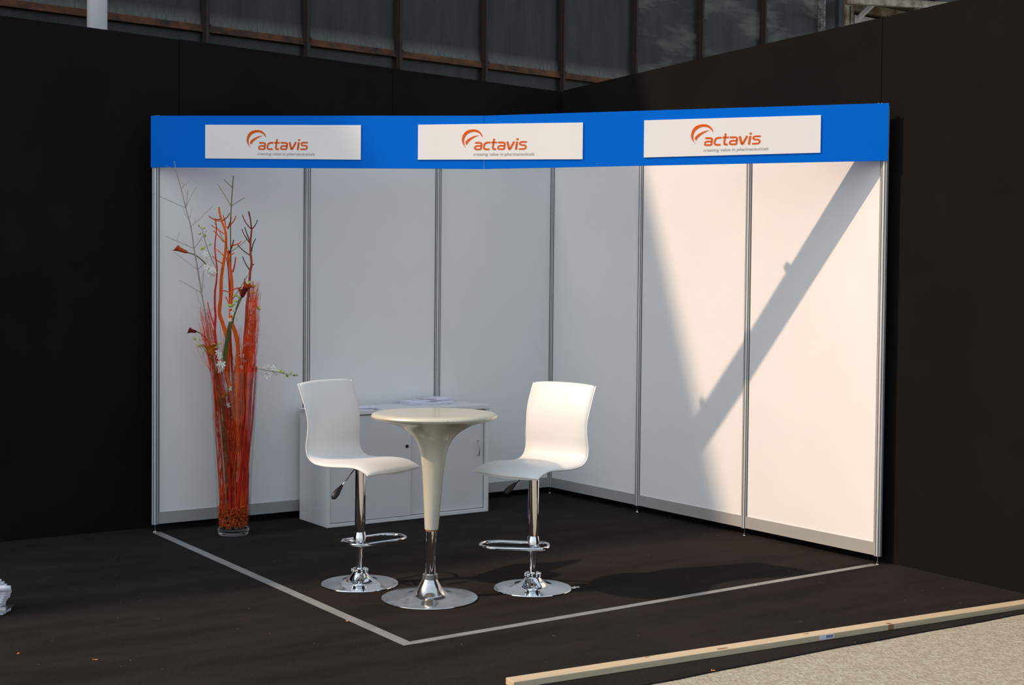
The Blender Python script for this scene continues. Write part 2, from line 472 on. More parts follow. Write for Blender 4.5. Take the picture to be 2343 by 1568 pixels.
for i in range(len(MX) - 1):
    a, b = MX[i] + 0.028, MX[i + 1] - 0.028
    MB().box((a, -0.035, ZR - 0.028), (b, 0.03, ZR + 0.022)).box((a, -0.05, ZR - 0.034), (b, -0.035, ZR - 0.024)).build('transom', M['rust_bright'], hall)
    gm = GL[i % 3] if i < 9 else GS[i % 3]
    MB().box((0, 0, 0), (b - a, 0.008, ZT - ZR - 0.02)).build('pane', gm, hall, (a, -0.008 + 0.004 * (i % 2), ZR + 0.02))
    MB().box((0, 0, 0), (b - a, 0.008, ZR - ZB - 0.03)).build('pane', GL[(i + 1) % 3], hall, (a, 0.0, ZB))
# right of the last mullion: plain pane, cream frame of an opened hopper window
MB().box((0, 0, 0), (0.235, 0.008, 3.1)).build('pane', GL[1], hall, (5.873, 0, ZB))
MB().box((0, 0, 0), (0.075, 0.06, 3.1)).build('cover_strip', M['hall_plain'], hall, (6.11, -0.03, ZB))
fr = MB().box((6.19, -0.05, ZB), (6.315, 0.03, 4.76)).box((6.315, -0.05, 4.66), (7.58, 0.03, 4.76)).box((7.50, -0.05, ZB), (7.58, 0.03, 4.66))
fr.build('window_frame', M['frame_cream'], hall)
MB().box((6.34, -0.03, ZB), (7.50, -0.005, 4.62)).build('window_sheet', M['frame_white'], hall)
MB().box((6.315, -0.035, ZB), (6.345, -0.028, 4.66)).box((6.25, -0.055, ZB), (6.262, -0.050, 4.70)).build('window_seam', M['rust'], hall)
MB().box((6.2, -0.33, 4.755), (7.62, 0.02, 4.785)).build('canopy_soffit', M['soffit'], hall)
MB().bar((5.85, -0.36, 4.64), (7.45, -0.36, 4.80), 0.05, 0.075).build('canopy_beam', M['frame_cream'], hall)
for x in (6.38, 7.05):
    MB().bar((x + 0.05, -0.02, 4.60), (x - 0.02, -0.34, 4.72), 0.03, 0.05).build('canopy_bracket', M['pipe'], hall)
MB().box((7.64, -0.05, ZB), (7.70, 0.03, 5.6)).build('mullion', M['rust'], hall)
MB().box((7.71, 0, ZB), (8.5, 0.008, 5.15)).build('pane', GL[0], hall)
MB().box((6.2, 0.0, 4.79), (7.63, 0.008, 5.15)).build('pane', GL[2], hall)
# hall body: plinth below, upper wall with the roof line whose shadow falls across the stand
def topz(xl):
    wx = -1 + xl * math.cos(R(-3)); wy = 2 + xl * math.sin(R(-3))
    return (1.85 + wy + 0.035 * wx) / 0.36
X0, X1 = -26.0, 16.0
def wall_piece(x0, x1, z0, z1a, z1b, y0=0.03, y1=0.4):
    return [(x0, y0, z0), (x1, y0, z0), (x1, y1, z0), (x0, y1, z0), (x0, y0, z1a), (x1, y0, z1b), (x1, y1, z1b), (x0, y1, z1a)]
BF = [(0, 3, 2, 1), (4, 5, 6, 7), (0, 1, 5, 4), (1, 2, 6, 5), (2, 3, 7, 6), (3, 0, 4, 7)]
MB().add(wall_piece(X0, X1, 5.15, topz(X0), topz(X1), -0.02), BF).build('upper_wall', M['hall_plain'], hall)
MB().add(wall_piece(X0, X1, -0.02, ZB, ZB, 0.0), BF).build('plinth', M['hall_plain'], hall)
MB().add(wall_piece(X0, -4.30, ZB, 5.15, 5.15, 0.0), BF).add(wall_piece(8.5, X1, ZB, 5.15, 5.15, 0.0), BF).add(wall_piece(-4.3, 8.5, ZB, 5.15, 5.15, 0.10), BF).build('infill_wall', M['hall_plain'], hall)
# grey downpipe standing between the hoarding and the hall
pp = MB().tube([(0, 0, 0), (0, 0, 9.5)], 0.0665, 24)
pp.lathe([(0.0665, 4.2), (0.075, 4.2), (0.075, 4.28), (0.0665, 4.28)], 24)
tag(pp.build('downpipe', M['pipe'], loc=(-2.99, 1.2, -0.005)), 'pale grey round downpipe rising behind the black hoarding', 'pipe')

# ------------------------------------------------------------------ exhibition stand
AR = -0.0082; PR = 1.0058
RD = Vector((math.sin(AR), -math.cos(AR), 0))            # along the right wall, towards the front
RN = Vector((-math.cos(AR), -math.sin(AR), 0))           # right wall inner normal
LP = Vector((-3, 0, 0)); RP = RD * 3 * PR
stand = tag(empty('exhibition_stand', (0, 0, 0)), 'white shell-scheme stand of six panels in aluminium posts, inside the black hoarding corner', 'exhibition stand')
PH = 2.49
def post_mb():
    # octagonal extrusion: eight lobes with dark grooves between
    b = MB()
    n = 8; r0, r1 = 0.0208, 0.0165
    ring = []
    for k in range(n):
        a = 2 * math.pi * k / n + math.pi / 8
        for da, r in ((-0.29, r0 * 0.985), (-0.12, r0 * 1.0), (0.12, r0), (0.29, r0 * 0.985), (0.292, r1 * 0.55), (0.493, r1 * 0.55)):
            ring.append((r * math.cos(a + da), r * math.sin(a + da)))
    m = len(ring)
    z0, z1 = 0.045, PH
    b.add([(x, y, z0) for x, y in ring] + [(x, y, z1) for x, y in ring], [(i, (i + 1) % m, m + (i + 1) % m, m + i) for i in range(m)] + [tuple(reversed(range(m))), tuple(range(m, 2 * m))])
    for i in range(m):
        if i % 6 in (3, 4, 5): b.mi[i] = 1  # same metal in the grooves, coloured dark to paint in their shade
    return b
first = None
posts = [LP, Vector((-2, 0, 0)), Vector((-1, 0, 0)), Vector((0, 0, 0)), RD * PR, RD * 2 * PR, RP]
pme = None; fme = None
for q in posts:
    if pme is None:
        o = post_mb().build('post', [M['alu'], M['alu_dark']], stand, q); pme = o
        f = MB().lathe([(0.0, 0.05), (0.004, 0.05), (0.004, 0.014), (0.008, 0.009), (0.016, 0.004), (0.0165, 0.0), (0, 0)], 16).build('levelling_foot', M['chrome_worn'], o); fme = f
    else:
        o = pme.copy(); col.objects.link(o); o.parent = stand; o.location = q
        f = fme.copy(); col.objects.link(f); f.parent = o
def bay(p0, p1, nrm):
    d = (p1 - p0).normalized(); L = (p1 - p0).length
    def P(s_, o_, z): return p0 + d * s_ + nrm * o_ + Vector((0, 0, z))
    def slab(s0, s1, o0, o1, z0, z1):
        return [P(s0, o0, z0), P(s1, o0, z0), P(s1, o1, z0), P(s0, o1, z0), P(s0, o0, z1), P(s1, o0, z1), P(s1, o1, z1), P(s0, o1, z1)]
    g = 0.0185
    MB().add(slab(g, L - g, -0.003, 0.003, 0.112, 2.445), BF).build('wall_panel', M['white_panel'], stand)
    MB().add(slab(g, L - g, -0.010, 0.010, 0.052, 0.118), BF).add(slab(g, L - g, -0.011, 0.011, 0.047, 0.052), BF).build('base_rail', M['rail'], stand)
    MB().add(slab(g, L - g, -0.010, 0.010, 2.43, 2.49), BF).build('top_rail', M['rail'], stand)
    for s_ in (g - 0.001, L - g - 0.005):
        MB().add(slab(s_, s_ + 0.006, -0.007, 0.007, 0.118, 2.43), BF).build('panel_gasket', M['alu_dark'], stand)
for a, b in zip(posts[:3], posts[1:4]): bay(a, b, Vector((0, -1, 0)))
for a, b in zip(posts[3:6], posts[4:7]): bay(a, b, RN)

# ------------------------------------------------------------------ blue fascia with three signs
FDv = RP - LP; FL = FDv.length; FD = FDv.normalized()
FN = Vector((FD.y, -FD.x, 0))
if FN.y > 0: FN = -FN
FO = LP + FN * 0.030
zbL, zbM, zbR = 2.2052, 2.1738, 2.1956
ztL, ztM, ztR = 2.5135, 2.477, 2.5052
TM = 0.478
def fz(t, a, m_, b_):
    # slight sag: two stiff boards meeting at the joint
    return a + (m_ - a) * t / TM if t < TM else m_ + (b_ - m_) * (t - TM) / (1 - TM)
fascia = tag(empty('fascia', tuple(LP)), 'long blue fascia board spanning the open corner of the stand', 'fascia')
def fl(p): return (p[0] - LP.x, p[1] - LP.y, p[2])
def fascia_half(t0, t1):
    th = 0.006
    v = []
    for o_ in (0, -th):
        for t, top in ((t0, 0), (t1, 0), (t1, 1), (t0, 1)):
            q = FO + FDv * t + FN * o_
            tt = min(max(t, 0), 1)
            z = fz(tt, ztL, ztM, ztR) if top else fz(tt, zbL, zbM, zbR)
            v.append(fl((q.x, q.y, z)))
    return MB().add(v, [(0, 1, 2, 3), (7, 6, 5, 4), (0, 4, 5, 1), (1, 5, 6, 2), (2, 6, 7, 3), (3, 7, 4, 0)])
half1 = fascia_half(-0.0036, TM - 0.0003).build('board', M['blue'], fascia)
half2 = fascia_half(TM + 0.0003, 1.0030).build('board', M['blue'], fascia)
half1['label'] = 'blue board from the left post to the joint'
half2['label'] = 'blue board from the joint to the right post'
for t in (0.315, 0.66):     # stiffening clips on the back of the board
    q = FO + FDv * t - FN * 0.026
    z = fz(t, ztL, ztM, ztR) - 0.012
    b = MB()
    for da, w_, h_ in ((0, 0.050, 0.020), (0.012, 0.006, 0.026), (-0.012, 0.006, 0.026)):
        a_ = q + FD * (da - w_ / 2); c_ = q + FD * (da + w_ / 2)
        b.bar(fl((a_.x, a_.y, z - 0.004)), fl((c_.x, c_.y, z - 0.004)), 0.036, h_)
    b.bar(fl((q.x - FN.x * 0.0, q.y, z - 0.26)), fl((q.x, q.y, z - 0.002)), 0.02, 0.02, (1, 0, 0))
    b.build('clip', M['alu'], fascia)
for t, za in ((0.002, ztL), (0.992, ztR)):
    b = MB()
    for k in range(4):
        q = FO + FDv * (t + 0.002 * (k - 1.5)) - FN * 0.028
        b.lathe([(0, za - 0.01), (0.004, za - 0.01), (0.004, za + 0.003 + 0.002 * (k % 2)), (0, za + 0.004)], 8, c=fl((q.x, q.y, 0)))
    b.build('post_cap', M['alu'], fascia)

# lettering strokes traced once in millimetre-like units (x right, y up from the baseline)
U = 0.000213
def LX(X, Y): return ((X - 475) * U, (720 - 0.018 * (X - 475) - Y) * U)
LET = [
    ([(515, 528), (655, 528), (683, 540), (690, 565), (672, 705)], 46),
    ([(685, 612), (570, 612), (520, 628), (504, 670), (515, 698), (550, 703), (670, 702)], 42),
    ([(930, 518), (840, 520), (785, 545), (755, 620), (758, 675), (795, 698), (910, 697)], 46),
    ([(1035, 412), (1003, 640), (1006, 680), (1035, 692), (1088, 691)], 48),
    ([(950, 515), (1118, 512)], 40),
    ([(1142, 512), (1290, 512), (1320, 524), (1328, 550), (1310, 690)], 46),
    ([(1322, 598), (1205, 598), (1158, 614), (1142, 655), (1153, 683), (1188, 688), (1310, 687)], 42),
    ([(1396, 486), (1448, 682)], 56), ([(1584, 480), (1474, 682)], 52), ([(1432, 684), (1486, 684)], 40),
    ([(1664, 482), (1633, 700)], 56), ([(1677, 398), (1671, 446)], 58),
    ([(1928, 490), (1800, 491), (1750, 505), (1736, 535), (1752, 563), (1790, 574), (1865, 576), (1898, 594), (1903, 630), (1885, 662), (1845, 676), (1712, 679)], 42),
]
EMB1 = [(278, 680), (200, 600), (152, 500), (150, 420), (185, 310), (260, 225), (370, 180), (480, 172), (580, 190), (660, 250), (705, 320), (720, 385),
        (655, 305), (590, 258), (500, 235), (400, 248), (310, 292), (245, 360), (210, 450), (208, 540), (232, 620)]
EMB2 = [(620, 322), (500, 345), (400, 385), (300, 445), (250, 510), (256, 565), (275, 590), (325, 520), (400, 450), (500, 385)]
def thick(pts, w):
    P = [Vector(p) for p in pts]
    L_, R_ = [], []
    for i in range(len(P)):
        a = (P[i] - P[i - 1]).normalized() if i else (P[1] - P[0]).normalized()
        b = (P[i + 1] - P[i]).normalized() if i < len(P) - 1 else a
        t = (a + b).normalized()
        n_ = Vector((-t.y, t.x))
        k = w / 2 / max(0.6, n_.dot(Vector((-a.y, a.x))))
        L_.append(P[i] + n_ * k); R_.append(P[i] - n_ * k)
    return L_, R_
def make_sign(t0, t1, z00, z10, z01, z11, lab):
    # corners: z00 bottom left, z10 bottom right, z01 top left, z11 top right
    W_ = (t1 - t0) * FL
    def F(x, y, o_):      # x metres from left edge, y metres above bottom edge
        s_ = x / W_
        q = FO + FDv * t0 + FD * x + FN * (0.006 + o_)
        zb_ = z00 + (z10 - z00) * s_; zt_ = z01 + (z11 - z01) * s_
        return fl((q.x, q.y, zb_ + (zt_ - zb_) * y / 0.202))
    th = 0.005
    v = [F(0, 0, 0), F(W_, 0, 0), F(W_, 0.202, 0), F(0, 0.202, 0), F(0, 0, -th), F(W_, 0, -th), F(W_, 0.202, -th), F(0, 0.202, -th)]
    sg = MB().add(v, [(0, 1, 2, 3), (7, 6, 5, 4), (0, 4, 5, 1), (1, 5, 6, 2), (2, 6, 7, 3), (3, 7, 4, 0)]).build('sign_board', M['sign_white'], fascia)
    sg['label'] = lab
    ox, oy = 0.330 * W_ / 0.96 , 0.0545
    kx = W_ / 0.96
    b = MB()
    for pts, w in LET:
        A, B_ = thick(pts, w)
        pa = [LX(p.x, p.y) for p in A]; pb = [LX(p.x, p.y) for p in B_]
        n = len(pa)
        vv = [F(ox + x * kx, oy + y, 0.0012) for x, y in pa] + [F(ox + x * kx, oy + y, 0.0012) for x, y in pb]
        b.add(vv, [(i, n + i, n + i + 1, i + 1) for i in range(n - 1)])
    b.build('lettering', M['logo_orange'], sg)
    e = MB()
    for E_ in (EMB1, EMB2):
        pts = [LX(*p) for p in E_]
        # smooth the outline
        sm = []
        n = len(pts)
        for i in range(n):
            p0, p1, p2, p3 = [Vector(pts[(i + k) % n]) for k in (-1, 0, 1, 2)]
            corner = (E_ is EMB1 and i in (0, 11)) or (E_ is EMB2 and i in (0, 6))
            nxt = (E_ is EMB1 and (i + 1) % n in (0, 11)) or (E_ is EMB2 and (i + 1) % n in (0, 6))
            sm.append(tuple(p1))
            if not (corner or nxt):
                for f_ in (0.33, 0.66):
                    q = 0.5 * ((2 * p1) + (-p0 + p2) * f_ + (2 * p0 - 5 * p1 + 4 * p2 - p3) * f_ * f_ + (-p0 + 3 * p1 - 3 * p2 + p3) * f_ ** 3)
                    sm.append(tuple(q))
        e.poly(sm, lambda x, y, o_: F(ox + x * kx, oy + y, 0.0006 + o_))
    e.build('emblem', M['logo_orange'], sg)
    cu = bpy.data.curves.new('tagline_text', 'FONT')
    cu.body = 'creating value in pharmaceuticals'
    cu.size = 0.0232; cu.shear = 0.22; cu.space_character = 1.0
    tmp = bpy.data.objects.new('tagline_text', cu)
    me = bpy.data.meshes.new_from_object(tmp)
    xs_ = [v_.co.x for v_ in me.vertices]
    k = 0.354 / (max(xs_) - min(xs_)); x_min = min(xs_)
    for v_ in me.vertices:
        c = F(ox - 0.001 + (v_.co.x - x_min) * k * kx, 0.0225 + v_.co.y * 1.02, 0.0012)
        v_.co = c
    me.materials.clear(); me.materials.append(M['logo_grey'])
    to = bpy.data.objects.new('tagline', me); col.objects.link(to); to.parent = sg
    bpy.data.objects.remove(tmp)
make_sign(0.0790, 0.3059, 2.2534, 2.2345, 2.4529, 2.4344, 'leftmost sign board, in shade')
make_sign(0.3868, 0.6121, 2.2305, 2.2219, 2.4313, 2.4277, 'middle sign board across the joint')
make_sign(0.6931, 0.9191, 2.2276, 2.2423, 2.4340, 2.4459, 'rightmost sign board in full sun')

# ------------------------------------------------------------------ floor tape
def tape(a, b, w, lab, grp=None):
    a = Vector(a); b = Vector(b); d = (b - a).normalized(); n_ = Vector((-d.y, d.x, 0))
    L = (b - a).length; k = 24
    v = []
    for i in range(k + 1):
        p = a + d * L * i / k
        wob = 0.002 * noise.noise(Vector((i * 0.7, a.x, 0)))
        for s_ in (-1, 1):
            v.append(p + n_ * (s_ * w / 2 + wob) + Vector((0, 0, 0.0012)))
    for i in range(k + 1):
        p = a + d * L * i / k
        for s_ in (-1, 1):
            v.append(p + n_ * (s_ * w / 2) + Vector((0, 0, 0.0)))
    o = 2 * (k + 1)
    fs = [(2 * i, 2 * i + 2, 2 * i + 3, 2 * i + 1) for i in range(k)]
    fs += [(2 * i, o + 2 * i, o + 2 * i + 2, 2 * i + 2) for i in range(k)] + [(2 * i + 1, 2 * i + 3, o + 2 * i + 3, o + 2 * i + 1) for i in range(k)]
    tag(MB().add(v, fs).build('floor_tape', M['tape']), lab, 'tape')
TC = Vector((-2.982, -2.995, 0))
tape(LP + Vector((0.0, -0.025, 0)), TC + Vector((0, -0.02, 0)), 0.050, 'grey floor tape running forward from the post beside the vase')
tape(TC + Vector((0.026, 0, 0)), RP + Vector((-0.02, 0.0, 0)), 0.042, 'grey floor tape running to the sunlit end post, parallel to the plank')

# ------------------------------------------------------------------ timber plank
plank = tag(empty('plank', (-2.955, -3.665, 0.0), math.atan2(-0.122, 1.0)), 'long pale pine plank lying on the carpet edge by the concrete', 'plank')
MB().box((0, -0.062, 0.0), (3.9, 0.0, 0.0255)).build('timber', M['wood'], plank, bevel=0.002)
def knot(x, y0, y1, z, rx, ry):
    n = 14
    v = [(x + rx * math.cos(2 * math.pi * k / n), (y0 + y1) / 2 + ry * math.sin(2 * math.pi * k / n), z) for k in range(n)]
    MB().add(v, [tuple(range(n))]).build('knot', M['wood_knot'], plank)
for x, y, rx, ry in ((0.96, -0.045, 0.03, 0.008), (0.62, -0.012, 0.012, 0.004), (1.42, -0.02, 0.014, 0.006), (1.86, -0.050, 0.014, 0.010)):
    knot(x, y, y, 0.0262, rx, ry)
MB().box((1.845, -0.0625, 0.001), (1.878, -0.0618, 0.024)).build('knot', M['wood_knot'], plank)
st = MB().box((1.455, -0.0630, 0.004), (1.535, -0.0622, 0.0235)).build('sticker', M['paper'], plank)
b = MB()
x = 1.492
while x < 1.528:
    w = rnd.choice((0.0012, 0.002, 0.003)); b.box((x, -0.0634, 0.009), (x + w, -0.0630, 0.020)); x += w + rnd.choice((0.001, 0.0018))
b.build('barcode', M['paper_ink'], st)

# ------------------------------------------------------------------ cabinet
cab = tag(empty('cabinet', (-2.066, -0.446, 0)), 'low grey-white sliding-door cabinet against the left wall behind the bistro table', 'cabinet')
CW, CD, CH = 1.21, 0.395, 0.722
MB().box((-0.006, -0.006, CH - 0.024), (CW + 0.004, CD, CH)).build('top', M['cabinet'], cab, bevel=0.0015)
MB().box((0, 0, 0.0), (CW, CD, 0.022)).build('bottom', M['cabinet'], cab, bevel=0.0015)
MB().box((0, 0.0, 0.022), (0.020, CD, CH - 0.024)).build('side_panel', M['cabinet'], cab, bevel=0.001)
MB().box((CW - 0.024, 0.0, 0.022), (CW, CD, CH - 0.024)).build('side_panel', M['cabinet'], cab, bevel=0.001)
MB().box((0.02, CD - 0.012, 0.022), (CW - 0.02, CD, CH - 0.024)).build('back_panel', M['cabinet'], cab)
d1 = MB().box((0.0215, 0.006, 0.026), (0.603, 0.020, CH - 0.030)).build('door', M['cabinet_door'], cab, bevel=0.001)
d2 = MB().box((0.590, 0.024, 0.026), (CW - 0.030, 0.038, CH - 0.030)).build('door', M['cabinet_door'], cab, bevel=0.001)
MB().box((CW - 0.031, 0.022, 0.024), (CW - 0.024, 0.040, CH - 0.026)).build('door_channel', M['steel'], cab)
lk = MB().lathe([(0, 0.0), (0.011, 0.0), (0.011, -0.004), (0.008, -0.005), (0.0, -0.005)], 20)
o = lk.build('lock', M['dark'], d1, (0.572, 0.0045, 0.478)); o.rotation_euler = (R(-90), 0, 0)
MB().tube([(1.134, 0.026, 0.482), (1.134, 0.004, 0.480), (1.134, 0.0, 0.470), (1.134, 0.0, 0.395), (1.134, 0.004, 0.385), (1.134, 0.026, 0.383)], 0.0038, 10).build('handle', M['steel'], d2)

# brochures: each sheet a thing of its own
def sheet_mesh(w=0.21, h=0.297, curl=0.0, curl_x=0.0, th=0.0006, n=8):
    b = MB()
    v = []
    for lay in (th, 0.0):
        for i in range(n + 1):
            for j in range(n + 1):
                x = (i / n - 0.5) * w; y = (j / n - 0.5) * h
                z = lay + curl * max(0, -y / h) ** 2 * 4 + curl_x * max(0, -x / w) ** 2 * 4
                v.append((x, y, z))
    N = (n + 1) ** 2
    fs = []
    for i in range(n):
        for j in range(n):
            a = i * (n + 1) + j
            fs.append((a, a + n + 1, a + n + 2, a + 1)); fs.append((N + a, N + a + 1, N + a + n + 2, N + a + n + 1))
    rim = [i * (n + 1) for i in range(n + 1)] + [n * (n + 1) + j for j in range(1, n + 1)] + [i * (n + 1) + n for i in range(n - 1, -1, -1)] + [j for j in range(n - 1, 0, -1)]
    for k in range(len(rim)):
        a, c = rim[k], rim[(k + 1) % len(rim)]
        fs.append((a, N + a, N + c, c))
    return b.add(v, fs, False)
def brochure(x, y, z, rz, curl, cx, lab, grp, th=0.0018, printed=False, sc=1.0):
    o = sheet_mesh(0.21, 0.297, curl, cx, th).build('brochure', M['paper'], loc=(x, y, z))
    o.rotation_euler = (0, 0, rz)
    o.scale = (sc, sc, 1)
    tag(o, lab, 'brochure', grp)
    if printed:
        def zz(px, py): return th + 0.0004 + curl * max(0, -py / 0.297) ** 2 * 4 + cx * max(0, -px / 0.21) ** 2 * 4
        for nm, mt, rects in (('title_print', 'paper_ink', [(-0.06, 0.02, 0.04, 0.035), (-0.03, -0.005, 0.05, 0.01), (0.06, -0.12, 0.075, -0.10)]), ('stripe_print', 'paper_pink', [(-0.095, 0.075, 0.095, 0.095)]), ('band_print', 'paper_ink', [(-0.095, 0.115, 0.095, 0.14)])):
            for x0, y0, x1, y1 in rects:
                k = 6; vv = []
                for q in range(k + 1):
                    a0 = x0 + (x1 - x0) * q / k
                    vv += [(a0, y0, zz(a0, y0)), (a0, y1, zz(a0, y1))]
                MB().add(vv, [(2 * q, 2 * q + 2, 2 * q + 3, 2 * q + 1) for q in range(k)]).build(nm, M[mt], o)
    return o
CT = CH + 0.0008
ORD = ['lowest', 'second from below', 'third from below', 'fourth from below', 'fifth from below', 'sixth from below', 'seventh from below', 'eighth from below', 'ninth from below', 'tenth from below', 'eleventh from below', 'second from the top', 'topmost']
for k in range(6):
    brochure(-1.168 + rnd.uniform(-0.004, 0.004), -0.140, CT + 0.0033 * k, R(90 + rnd.uniform(-2.5, 1.5)), 0.0, 0.0, 'large white brochure, %s in the pile at the centre of the cabinet top' % ORD[k], 'large brochures in the centre pile on the cabinet', 0.0030)
for k in range(4):
    brochure(-1.125 + 0.003 * k, -0.140 - 0.002 * k, CT + 0.0202 + 0.0027 * k, R(101 + 3 * k), 0.004 + 0.0015 * k, 0.0, 'topmost small brochure with a pink stripe, on the centre pile' if k == 3 else 'small white brochure, %s on top of the large ones in the centre pile' % ORD[k], None if k == 3 else 'small brochures on the centre pile', 0.0023, k == 3, 0.74)
for k in range(3):
    brochure(-1.80 + 0.012 * k, -0.300 + 0.004 * k, CT + 0.0030 * k, R(60 + 8 * k), 0.001 * k, 0.0015 * k, ('lowest brochure beside the left stool backrest on the cabinet', 'middle brochure beside the left stool backrest on the cabinet', 'printed brochure with curled corner beside the left stool backrest')[k], 'brochures behind the left stool', 0.0024, k == 2, 0.85)
brochure(-1.955, -0.20, CT, R(86), 0.002, 0.003, 'single brochure at the left end of the cabinet', None, 0.0014)

# ------------------------------------------------------------------ bistro table
TB = (-2.493, -2.371, 0.0)
tb = tag(empty('bistro_table', TB), 'round champagne bistro table with trumpet column and chrome base', 'table')
sh = (0.818 * 0.019, -0.576 * 0.019)
base = [(0.0, 0.0), (0.224, 0.0), (0.2285, 0.003), (0.228, 0.006), (0.212, 0.0078), (0.208, 0.009), (0.17, 0.0112), (0.13, 0.0148), (0.10, 0.021), (0.078, 0.032), (0.062, 0.048), (0.050, 0.068), (0.041, 0.084), (0.035, 0.095)]
MB().lathe(base, 96).build('base', M['chrome_worn'], tb)
MB().lathe([(0.030, 0.094), (0.0365, 0.095), (0.0365, 0.1165), (0.034, 0.118), (0.026, 0.118)], 48, shear=sh).build('collar', M['steel'], tb)
MB().lathe([(0.0245, 0.10), (0.0245, 0.345)], 40, shear=sh).build('pole', M['chrome'], tb)
MB().lathe([(0.0245, 0.322), (0.029, 0.323), (0.029, 0.329), (0.031, 0.330)], 40, shear=sh).build('ring', M['rust_ring'], tb)
col_prof = [(0.024, 0.331), (0.030, 0.3295), (0.0325, 0.332), (0.0335, 0.345), (0.038, 0.42), (0.0435, 0.50), (0.049, 0.58), (0.055, 0.64), (0.061, 0.685), (0.071, 0.722), (0.085, 0.752), (0.105, 0.777), (0.135, 0.801), (0.172, 0.822), (0.215, 0.838), (0.26, 0.849)]
MB().lathe(col_prof, 96, shear=sh).build('column', M['champagne'], tb)
top = [(0.22, 0.8395), (0.262, 0.8495), (0.286, 0.855), (0.2955, 0.861), (0.2985, 0.868), (0.2965, 0.875), (0.289, 0.881), (0.275, 0.8845), (0.25, 0.8855), (0.0, 0.8855)]
MB().lathe(top, 128, shear=sh).build('tabletop', M['champagne'], tb)
for a_, z_, w_ in ((-72, 0.866, 0.006), (-68.5, 0.864, 0.003), (-62, 0.866, 0.008), (-58, 0.867, 0.005), (-40, 0.870, 0.004), (-38, 0.868, 0.010), (-110, 0.870, 0.003)):
    a = R(a_); r = 0.2989
    c = Vector((r * math.cos(a) + sh[0] * z_, r * math.sin(a) + sh[1] * z_, z_)); t = Vector((-math.sin(a), math.cos(a), 0))
    MB().add([c - t * w_ / 2 - Vector((0, 0, 0.001)), c + t * w_ / 2 - Vector((0, 0, 0.0015)), c + t * w_ / 2 + Vector((0, 0, 0.0015)), c - t * w_ / 2 + Vector((0, 0, 0.001))], [(0, 1, 2, 3)]).build('scuff_mark', M['scuff'], tb)

# ------------------------------------------------------------------ bar stools
PROF = [(-0.232, 1.004), (-0.222, 0.985), (-0.205, 0.945), (-0.186, 0.895), (-0.173, 0.845), (-0.167, 0.795), (-0.168, 0.745), (-0.173, 0.700), (-0.169, 0.662), (-0.153, 0.635), (-0.122, 0.6175), (-0.080, 0.6110), (-0.030, 0.6095), (0.030, 0.6120), (0.085, 0.6150), (0.130, 0.6145), (0.170, 0.6060), (0.203, 0.5920), (0.222, 0.5790)]
def smooth_prof(P, k=4):
    out = []
    n = len(P)
    for i in range(n - 1):
        p0, p1, p2, p3 = [Vector(P[max(0, min(n - 1, i + d))]) for d in (-1, 0, 1, 2)]
        for q in range(k):
            f = q / k
            out.append(0.5 * ((2 * p1) + (-p0 + p2) * f + (2 * p0 - 5 * p1 + 4 * p2 - p3) * f * f + (-p0 + 3 * p1 - 3 * p2 + p3) * f ** 3))
    out.append(Vector(P[-1]))
    return out
SP = smooth_prof(PROF)
def shell(hw, t_in, t_out, front_bow=0.028, corner=0.03):
    """upholstered S-shaped shell: cross-section rounded at the sides, thin at the rim"""
    b = MB()
    n = len(SP)
    sec = []
    m = 9
    for j in range(m):      # across the top (sitting) surface
        s = -1 + 2 * j / (m - 1)
        sec.append((s * (1 - 0.02), 1.0 - 0.75 * abs(s) ** 6))
    sec += [(1.0, -0.3), (0.985, -0.85)]
    for j in range(5):
        s = 0.95 - 1.9 * j / 4
        sec.append((s, -1.0))
    sec += [(-0.985, -0.85), (-1.0, -0.3)]
    k = len(sec)
    v = []
    for i in range(n):
        p = SP[i]
        t = (SP[min(i + 1, n - 1)] - SP[max(i - 1, 0)]).normalized()
        nn = Vector((-t.y, t.x))       # left of travel (back top -> seat front): points to the sitter side
        if i < 3 or True:
            pass
        u = i / (n - 1)
        # rounded corners at both ends, slightly waisted in the lumbar region
        e = min(i, n - 1 - i)
        wsc = 1.0 - (0.09 * (1 - e / 4) ** 2.5 if e < 4 else 0)
        thk = (0.45 + 0.55 * min(1, e / 2.5))
        h = hw * wsc * (1.0 - 0.035 * math.exp(-((p.y - 0.80) / 0.07) ** 2) * (1 if p.x < -0.1 else 0))
        for s, o_ in sec:
            off = (t_in if o_ > 0 else t_out) * o_ * thk
            bow = 0.0
            if u > 0.8: bow = front_bow * (u - 0.8) / 0.2 * (1 - s * s) * 0.5
            if u < 0.12: bow = -0.006 * (0.12 - u) / 0.12 * (1 - s * s)
            q = p + nn * off + t * bow
            v.append((q.x, s * h, q.y))
    fs = []
    for i in range(n - 1):
        for j in range(k):
            a = i * k; c = (i + 1) * k
            fs.append((a + j, c + j, c + (j + 1) % k, a + (j + 1) % k))
    fs.append(tuple(range(k))); fs.append(tuple(reversed(range((n - 1) * k, n * k))))
    return b.add(v, fs, True)
